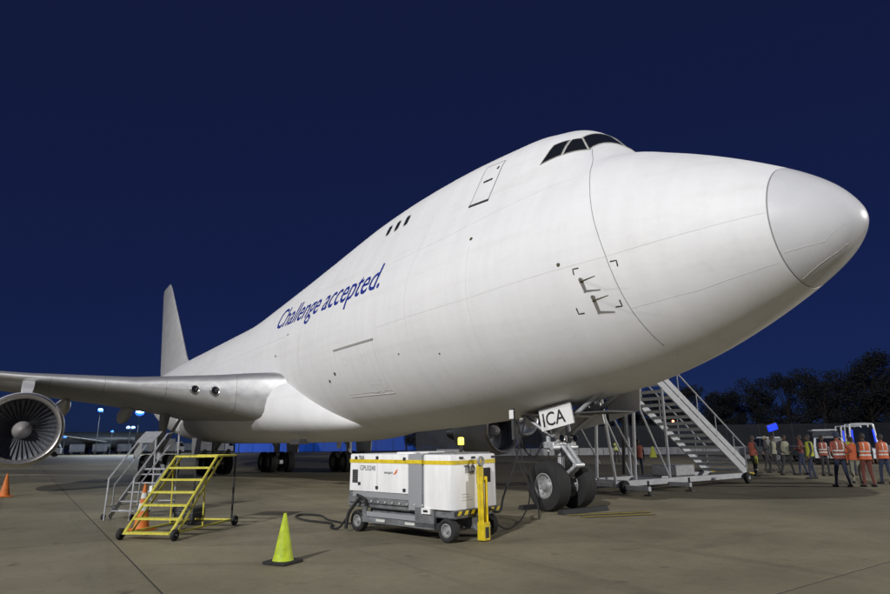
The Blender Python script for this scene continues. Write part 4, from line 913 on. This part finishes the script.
# ------------------------------------------------------------------ service vehicles behind the crew
def vehicle(nm, lab, cat, loc, rz, L, W_, H, prof, body, glass_h, wheels=(.2, .8), r=.36, lamps=(), beacon=None, windows=()):
    """prof: (x, z) side outline; x along, front at +x"""
    t = thing(nm, lab, cat, loc, rz)
    b = MB(); n = len(prof); wy = W_/2
    def off(z): return max(0, (z-glass_h))*.16
    v = [(x, -wy+off(z), z) for x, z in prof]+[(x, wy-off(z), z) for x, z in prof]
    b.add(v, [tuple(range(n)), tuple(range(2*n-1, n-1, -1))]+[(i, (i+1) % n, n+(i+1) % n, n+i) for i in range(n)])
    b.obj('body', body, t, 25)
    for pts in windows:
        for s in (-1, 1):
            MB().add([(x, s*(wy-off(z)+.012), z) for x, z in pts]+[(x, s*(wy-off(z)-.02), z) for x, z in pts], [tuple(range(len(pts))), tuple(range(2*len(pts)-1, len(pts)-1, -1))]+[(i, (i+1) % len(pts), len(pts)+(i+1) % len(pts), len(pts)+i) for i in range(len(pts))]).obj('side_window', 'car_glass', t)
    tm = MB().lathe([(-.1, r*.6), (-.11, r*.95), (-.06, r), (.06, r), (.11, r*.95), (.1, r*.6)], 'y', 22).mesh('tyre', 'tyre', 40); hm = MB().lathe([(-.09, r*.62), (-.07, .01)], 'y', 16).lathe([(.09, r*.62), (.07, .01)], 'y', 16).mesh('wheel_rim', 'rim', 40)
    for f in wheels:
        for s in (-1, 1):
            w = link('tyre', tm, t, ((f-.5)*L, s*(wy-.10), r)); link('wheel_rim', hm, w)
    for (x, y, z, dx, dy, dz, mt, nme) in lamps: MB().box((x-dx, y-dy, z-dz), (x+dx, y+dy, z+dz)).obj(nme, mt, t)
    return t
suv = [(-2.3, .45), (2.3, .45), (2.35, .75), (2.25, 1.0), (1.2, 1.12), (.55, 1.72), (-1.6, 1.78), (-2.25, 1.2), (-2.35, .8)]
V = vehicle('service_car', 'white service car parked behind the yellow-vested worker', 'car', (-15.9, 33.9, 0), RAD(-65), 4.6, 1.85, 1.78, suv, 'car_white', 1.1, windows=([(1.05, 1.15), (.5, 1.64), (-.3, 1.68), (-.3, 1.15)], [(-.4, 1.15), (-.4, 1.68), (-1.5, 1.68), (-1.9, 1.2)]),
    lamps=((2.3, -.65, .85, .05, .18, .08, 'reflect', 'headlight'), (2.3, .65, .85, .05, .18, .08, 'reflect', 'headlight'), (0, 0, 1.80, .1, .5, .05, 'gpu_grey', 'roof_bar')))
MB().add([(1.18, -.78, 1.14), (1.18, .78, 1.14), (.57, .70, 1.70), (.57, -.70, 1.70)], [(0, 1, 2, 3)]).obj('windscreen', 'car_glass', V, loc=(.015, 0, .015))
pk = [(-2.6, .5), (2.5, .5), (2.55, .95), (1.5, 1.1), (.9, 1.75), (-.4, 1.78), (-.5, 1.15), (-2.6, 1.1)]
V = vehicle('pickup_truck', 'grey pickup truck parked at the left end of the vehicle row', 'truck', (-21.6, 37.3, 0), RAD(160), 5.2, 1.9, 1.8, pk, 'car_dark', 1.1, windows=([(1.3, 1.14), (.8, 1.7), (.2, 1.72), (.2, 1.14)], [(.1, 1.14), (.1, 1.72), (-.35, 1.7), (-.42, 1.16)]))
MB().box((-.2, -.75, 1.79), (.6, .75, 1.86)).obj('roof_panel', 'car_white', V)
vn = [(-2.2, .4), (2.2, .4), (2.3, .9), (1.9, 1.2), (1.3, 2.2), (-2.2, 2.25)]
V = vehicle('crew_van', 'dark van with pale roof rails behind the crew', 'van', (-17.8, 37.6, 0), RAD(-60), 4.6, 1.9, 2.2, vn, 'car_dark', 1.2, windows=([(1.7, 1.25), (1.25, 2.05), (.5, 2.08), (.5, 1.25)], [(.35, 1.25), (.35, 2.08), (-2.0, 2.1), (-2.0, 1.25)]))
MB().tube((-2.1, -.75, 2.3), (1.2, -.75, 2.3), .04).tube((-2.1, .75, 2.3), (1.2, .75, 2.3), .04).tube((-2.1, -.75, 2.3), (-2.1, .75, 2.3), .04).tube((1.2, -.75, 2.3), (1.2, .75, 2.3), .04).obj('roof_rail', 'car_white', V)
def tug(lab, loc, rz, sc=1.):
    t = thing('tow_tractor', lab, 'tractor', loc, rz); t.scale = (sc,)*3
    rbox(-1.4, 1.5, -.8, .8, .35, .95, .1).obj('body', 'car_white', t, 40)
    MB().path([(.6, -.72, .9), (.5, -.66, 2.3), (.5, -.5, 2.5), (.5, .5, 2.5), (.5, .66, 2.3), (.6, .72, .9)], .07, 8, sub=3).path([(-.7, -.72, .9), (-.7, -.66, 2.3), (-.7, -.5, 2.5), (-.7, .5, 2.5), (-.7, .66, 2.3), (-.7, .72, .9)], .055, 8, sub=3).obj('cab_frame', 'alu', t, 50)
    rbox(-.75, .55, -.62, .62, 2.45, 2.55, .05).obj('cab_roof', 'car_white', t, 40)
    MB().add([(.62, -.66, 1.0), (.62, .66, 1.0), (.53, .6, 2.3), (.53, -.6, 2.3)], [(0, 1, 2, 3)]).obj('windscreen', 'car_glass', t)
    for s in (-1, 1): MB().tube((.66, s*.62, 1.35), (.60, s*.58, 2.15), .045).obj('blue_light_strip', 'blue_lamp', t)
    tm = MB().lathe([(-.1, .2), (-.11, .33), (-.06, .36), (.06, .36), (.11, .33), (.1, .2)], 'y', 20).mesh('tyre', 'tyre', 40)
    for x in (-.95, 1.0):
        for s in (-1, 1): link('tyre', tm, t, (x, s*.74, .36))
    MB().ball((1.52, -.5, .75), .1).obj('headlight', 'reflect', t); MB().ball((1.52, .5, .75), .1).obj('headlight', 'reflect', t)
    return t
tug('white tow tractor with blue cab lights between the broad worker and the next', (-14.7, 36.0, 0), RAD(-55), 1.05)
tug('white tow tractor with blue cab lights behind the parked white car', (-18.0, 42.5, 0), RAD(-50), 1.05)
t = tug('white tow tractor with amber roof beacon at the right edge', (-12.8, 38.3, 0), RAD(-60))
MB().lathe([(2.55, .08), (2.72, .08), (2.74, .001)], 'z', 12, (-.1, 0, 0)).obj('amber_beacon', 'amber', t); MB().tube((-.5, .3, 2.5), (-.5, .3, 4.2), .03).obj('whip_aerial', 'black', t)
# blue work light on a tripod
t = thing('work_light', 'glowing blue work light on a tripod above the crew', 'lamp', (-15.5, 26.0, 0), RAD(-30))
for k in range(3): MB().tube((0, 0, 1.0), (.45*math.cos(2.1*k), .45*math.sin(2.1*k), .02), .02).obj('leg', 'pole', t)
MB().tube((0, 0, .6), (0, 0, 2.15), .025).obj('mast', 'pole', t)
hd_ = MB().box((-.07, -.30, -.19), (.07, .30, .19), bev=.03).obj('lamp_head', 'blue_lamp', t, 40, loc=(0, 0, 2.38), rot=(RAD(18), RAD(12), 0)); MB().box((-.10, -.33, -.22), (-.075, .33, .22)).obj('lamp_back', 'pole', hd_)
t = thing('warning_sign', 'small leaning yellow warning board far behind the rust-red vested worker', 'sign', (-36, 41.5, 0), RAD(-40))
MB().prism([(-.28, .02), (.28, .02), (.10, 1.15), (-.10, 1.15)], -.02, .02, 'x').obj('board', 'vest_yellow', t, rot=(0, RAD(18), 0)); MB().prism([(-.28, .02), (.28, .02), (.10, 1.12), (-.10, 1.12)], -.02, .02, 'x').obj('board', 'vest_yellow', t, rot=(0, RAD(-22), 0), loc=(.75, 0, 0))

# ------------------------------------------------------------------ perimeter: barriers, fence, wood
D = Vector((-28-(-45.6), 74.6-53.9, 0)).normalized(); N = Vector((-D.y, D.x, 0)); O = Vector((-45.6, 53.9, 0)); ang = math.atan2(D.y, D.x)
bar = MB().prism([(-.30, 0), (.30, 0), (.26, .12), (.12, .36), (.08, .85), (-.08, .85), (-.12, .36), (-.26, .12)], 0, 2.94, 'x').mesh('concrete_barrier', 'barrier')
for k in range(-9, 34):
    p = O+D*(k*3)-N*1.5*-1*-1
    link('concrete_barrier', bar, None, (p.x, p.y, 0), (0, 0, ang+random.uniform(-.02, .02)), 'pale concrete barrier segment in the long row along the fence', 'barrier', 'barriers along the fence')
F0, F1 = -30, 118
fe = thing('perimeter_fence', 'long dark grey perimeter fence panels behind the barriers and vehicles', 'fence', tuple(O+D*F0+N*1.2), ang)
for k in range(int((F1-F0)/4)+1):
    MB().tube((k*4, 0, 0), (k*4, 0, 3.6), .06, n=6).obj('fence_post', 'pole', fe)
pm_ = MB()
for j in range(14): pm_.box((.06, -.012, .12+j*.245), (3.94, .012, .12+j*.245+.215))
pm_ = pm_.mesh('fence_panel', 'fence_grey')
for k in range(int((F1-F0)/4)): link('fence_panel', pm_, fe, (k*4, .0, 0))
for d_, lab in ((3.5, 'red obstruction lamp on the fence above the lone rust-red worker'), (41, 'red obstruction lamp on the fence beside the stair handrail'), (62, 'red obstruction lamp on the fence above the parked white car')):
    p = O+D*d_+N*1.2; t = thing('obstruction_lamp', lab, 'lamp', (p.x, p.y, 3.6), 0, 'red lamps on the fence'); MB().tube((0, 0, 0), (0, 0, .35), .05).obj('stem', 'pole', t); MB().ball((0, 0, .45), .15).obj('globe', 'red_lamp', t, 60)
wd = MB()
LQ = []
def tree(p, h, w):
    wd.tube((p.x, p.y, 0), (p.x, p.y, h*.55), h*.018, h*.008, 7)
    for k in range(22):
        a = random.uniform(0, 6.28); r = w*math.sqrt(random.random()); z = h*random.uniform(.12, .95); r *= (1-.55*max(0, z/h-.55)/.45)
        c = (p.x+r*math.cos(a), p.y+r*math.sin(a), z); wd.tube((p.x, p.y, h*.2+.2*z), c, h*.006, h*.002, 5)
        q_ = w*random.uniform(.25, .45); n = 190
        q = rng.normal(size=(n, 3)); q /= np.linalg.norm(q, axis=1)[:, None]; q *= (rng.random(n)**.4)[:, None]*q_; q[:, 2] *= .8; q += np.array(c)
        e1 = rng.normal(size=(n, 3)); e1 /= np.linalg.norm(e1, axis=1)[:, None]; e2 = np.cross(e1, rng.normal(size=(n, 3))); e2 /= np.linalg.norm(e2, axis=1)[:, None]
        L_ = rng.uniform(.12, .27, n)[:, None]*(.6+h*.03)
        LQ.append(np.stack([q-e1*L_, q+e2*L_*.6, q+e1*L_, q-e2*L_*.6], 1).reshape(-1, 3))
for k in range(90):
    d_ = -40+k*2.6+random.uniform(-2, 2); p = O+D*d_+N*random.uniform(40, 75)
    h = 10+8.5*max(0, min(1, (d_+10)/90))+random.uniform(-2.5, 2.5); tree(p, h, h*.33)
LV = np.concatenate(LQ); o = len(wd.v); nl = len(LV)//4
wv = wd.v+[tuple(v) for v in LV.tolist()]; wf = wd.f+[(o+4*i, o+4*i+1, o+4*i+2, o+4*i+3) for i in range(nl)]
me = bpy.data.meshes.new('distant_wood'); me.from_pydata(wv, [], wf); me.materials.append(M['leaf']); me.materials.append(M['bark']); me.polygons.foreach_set('material_index', [1]*len(wd.f)+[0]*nl)
link('distant_wood', me, None, label='dark wood beyond the perimeter fence', cat='trees', kind='stuff')

# ------------------------------------------------------------------ far apron on the left: blue sheds, lamp masts, parked carts, far aircraft
sh = thing('blue_shed', 'long low blue shed with sheets made to glow, seen under the fuselage', 'shed', (-122, 58, 0), RAD(59.5))
for k in range(18): MB().box((-34+k*4.0, 0, 0), (-34+k*4.0+3.9, .25, 5.0)).obj('wall_panel', 'blue_glow_sheet', sh)
MB().box((-34.3, -.6, 5.0), (38.3, 14, 5.25)).obj('roof', 'blue_glow_sheet', sh); MB().box((-34, .25, 0), (38, 14, 4.95)).obj('hall', 'car_dark', sh)
for k in range(9):
    l = MB().box((-30+k*8-.35, -.85, 4.6), (-30+k*8+.35, -.62, 4.85)).obj('eave_lamp', 'orange_lamp', sh)
def mast(lab, p, h, mt, r=.5, n=1, pw=0):
    t = thing('lamp_mast', lab, 'lamp', (p[0], p[1], 0), 0, 'lit lamp masts across the far apron'); MB().tube((0, 0, 0), (0, 0, h), .10, .06, 10).obj('pole', 'pole', t)
    MB().box((-.5, -.5*n, h), (.5, .5*n, h+.12)).obj('bracket', 'pole', t)
    for k in range(n): MB().ball((.3, (k-(n-1)/2)*1.0, h+.12+r*.5), (r, r, r*.7), 12).obj('lamp', mt, t, 60)
    if pw:
        ld = bpy.data.lights.new('mast_light', 'POINT'); ld.energy = pw; ld.color = (.75, .86, 1); ld.shadow_soft_size = .4
        lo = bpy.data.objects.new('mast_light', ld); COL.objects.link(lo); lo.parent = t; lo.location = (1.6, 0, h+2.0)
mast('tall mast with bright blue lamp just right of the hanging flap fairing', (-144, 1.3), 8.7, 'lamp_blue', .55, pw=7000)
mast('tall mast with the brightest blue lamp left of the grey steps', (-134, 7.5), 7.7, 'lamp_blue', .85, pw=10000)
mast('short mast with twin pale lamps beyond the grey steps', (-150, 8.2), 5.4, 'white_lamp', .45, 2)
mast('short mast with small blue lamp right beside the engine intake', (-150, -4.2), 3.4, 'lamp_blue', .32)
mast('short mast with small blue lamp left of the twin pale lamps', (-150, 4.6), 4.6, 'lamp_blue', .30)
mast('short mast with small blue lamp right of the grey steps', (-140, 13.5), 3.6, 'lamp_blue', .34)
mast('short mast with small blue lamp above the yellow steps', (-132, 18.5), 3.0, 'lamp_blue', .32)
mast('low mast with white-blue lamp beside the main wheels', (-120, 24.0), 2.7, 'lamp_blue', .50)
mast('low mast with small white lamp between the main wheels', (-128, 43.0), 2.6, 'white_lamp', .35)
cart = MB(); cart.box((-1.5, -.8, .5), (1.5, .8, .7), mi=1); cart.box((-1.45, -.75, .7), (1.45, .75, 2.1)); cart.box((-1.5, -.8, 2.1), (1.5, .8, 2.2), mi=1)
for x in (-1, 1):
    for y in (-.7, .7): cart.tube((x, y-.1, .28), (x, y+.1, .28), .28, n=12, mi=2)
cart_me = cart.mesh('baggage_cart', ['cart', 'car_dark', 'tyre'])
trk = MB(); trk.prism([(-3, .6), (1.6, .6), (1.6, 3.0), (-3, 3.0)], -1.1, 1.1, 'y'); trk.prism([(1.75, .5), (3.4, .5), (3.4, 1.4), (2.9, 2.4), (1.75, 2.4)], -1.05, 1.05, 'y', 1)
for x in (-2, 2.5):
    for y in (-1, 1): trk.tube((x, y-.14, .45), (x, y+.14, .45), .45, n=14, mi=2)
trk.prism([(2.5, 1.5), (3.36, 1.5), (2.9, 2.25), (2.5, 2.25)], -1.07, 1.07, 'y', 3)
trk_me = trk.mesh('box_truck', ['barrier', 'car_white', 'tyre', 'car_glass'])
for k in range(11):
    x, y = -152-random.uniform(0, 6), -6+k*4.6
    link('baggage_cart', cart_me, None, (x, y, 0), (0, 0, RAD(90+random.uniform(-8, 8))), 'grey baggage cart in the far line across the apron', 'cart', 'baggage carts across the apron')
for (x, y, lab) in ((-126, -9, 'white box truck just right of the engine on the far apron'), (-128, 12, 'white box truck behind the grey steps on the far apron'), (-126, 21, 'white box truck near the main wheels on the far apron')):
    link('box_truck', trk_me, None, (x, y, 0), (0, 0, RAD(80)), lab, 'truck', 'box trucks across the apron')
fa = thing('parked_airliner', 'small dark parked airliner far across the apron below the wing', 'aircraft', (-165, 3, 0), RAD(78))
MB().lathe([(14, .01), (13.4, .8), (12, 1.5), (9, 1.85), (-8, 1.85), (-13, 1.1), (-16, .3)], 'x', 20, (0, 0, 3.2)).obj('fuselage', 'car_dark', fa, 50)
for s in (-1, 1): MB().add([(2.5, s*1.6, 2.6), (-2, s*1.6, 2.6), (-5.2, s*15, 3.9), (-4, s*15, 3.9), (2.5, s*1.6, 2.85), (-2, s*1.6, 2.8), (-5.2, s*15, 3.98), (-4, s*15, 3.98)], [(0, 1, 2, 3), (4, 5, 6, 7), (0, 1, 5, 4), (1, 2, 6, 5), (2, 3, 7, 6), (3, 0, 4, 7)]).obj('wing', 'belly_grey', fa); 
for s in (-1, 1): MB().lathe([(1.5, .9), (1.0, 1.05), (-1.2, .8), (-2, .5)], 'x', 18, (2.2, s*5, 1.7)).obj('engine', 'car_dark', fa, 40)
MB().prism([(-11, 4.6), (-15.5, 4.2), (-17, 9.5), (-15.2, 9.5)], -.12, .12, 'y').obj('tail_fin', 'belly_grey', fa)
MB().tube((9, 0, 0), (9, 0, 1.6), .2).tube((-2, 2.4, 0), (-2, 2.4, 1.8), .35).tube((-2, -2.4, 0), (-2, -2.4, 1.8), .35).obj('gear', 'tyre', fa)

# ------------------------------------------------------------------ floodlight masts lighting the apron (behind and beside the photographer)
for (p, tg, pw, c), lab in zip(FLOODS, ('tall apron floodlight mast behind the photographer', 'apron floodlight mast to the right behind the photographer', 'apron floodlight mast to the left beyond the wing tip')):
    t = thing('floodlight_mast', lab, 'floodlight', (p[0], p[1], 0), 0)
    MB().tube((0, 0, 0), (0, 0, p[2]-.8), .35, .18, 14).obj('pole', 'pole', t)
    dv = (Vector(tg)-Vector(p)).normalized(); MB().box((-1.6, -.3, -.5), (1.6, 0, .5), mtx=Matrix.Translation((0, 0, p[2])) @ dv.to_track_quat('Y', 'Z').to_matrix().to_4x4() @ Matrix.Translation((0, -.3, 0))).obj('lamp_housing', 'pole', t)
    ld = bpy.data.lights.new('floodlight', 'SPOT'); ld.energy = pw; ld.color = c; ld.spot_size = RAD(84); ld.spot_blend = .7; ld.shadow_soft_size = .55
    lo = bpy.data.objects.new('floodlight', ld); COL.objects.link(lo); lo.parent = t; lo.location = (dv.x*.6, dv.y*.6, p[2]+dv.z*.6); lo.rotation_euler = dv.to_track_quat('-Z', 'Y').to_euler()
SC.render.engine = 'CYCLES'
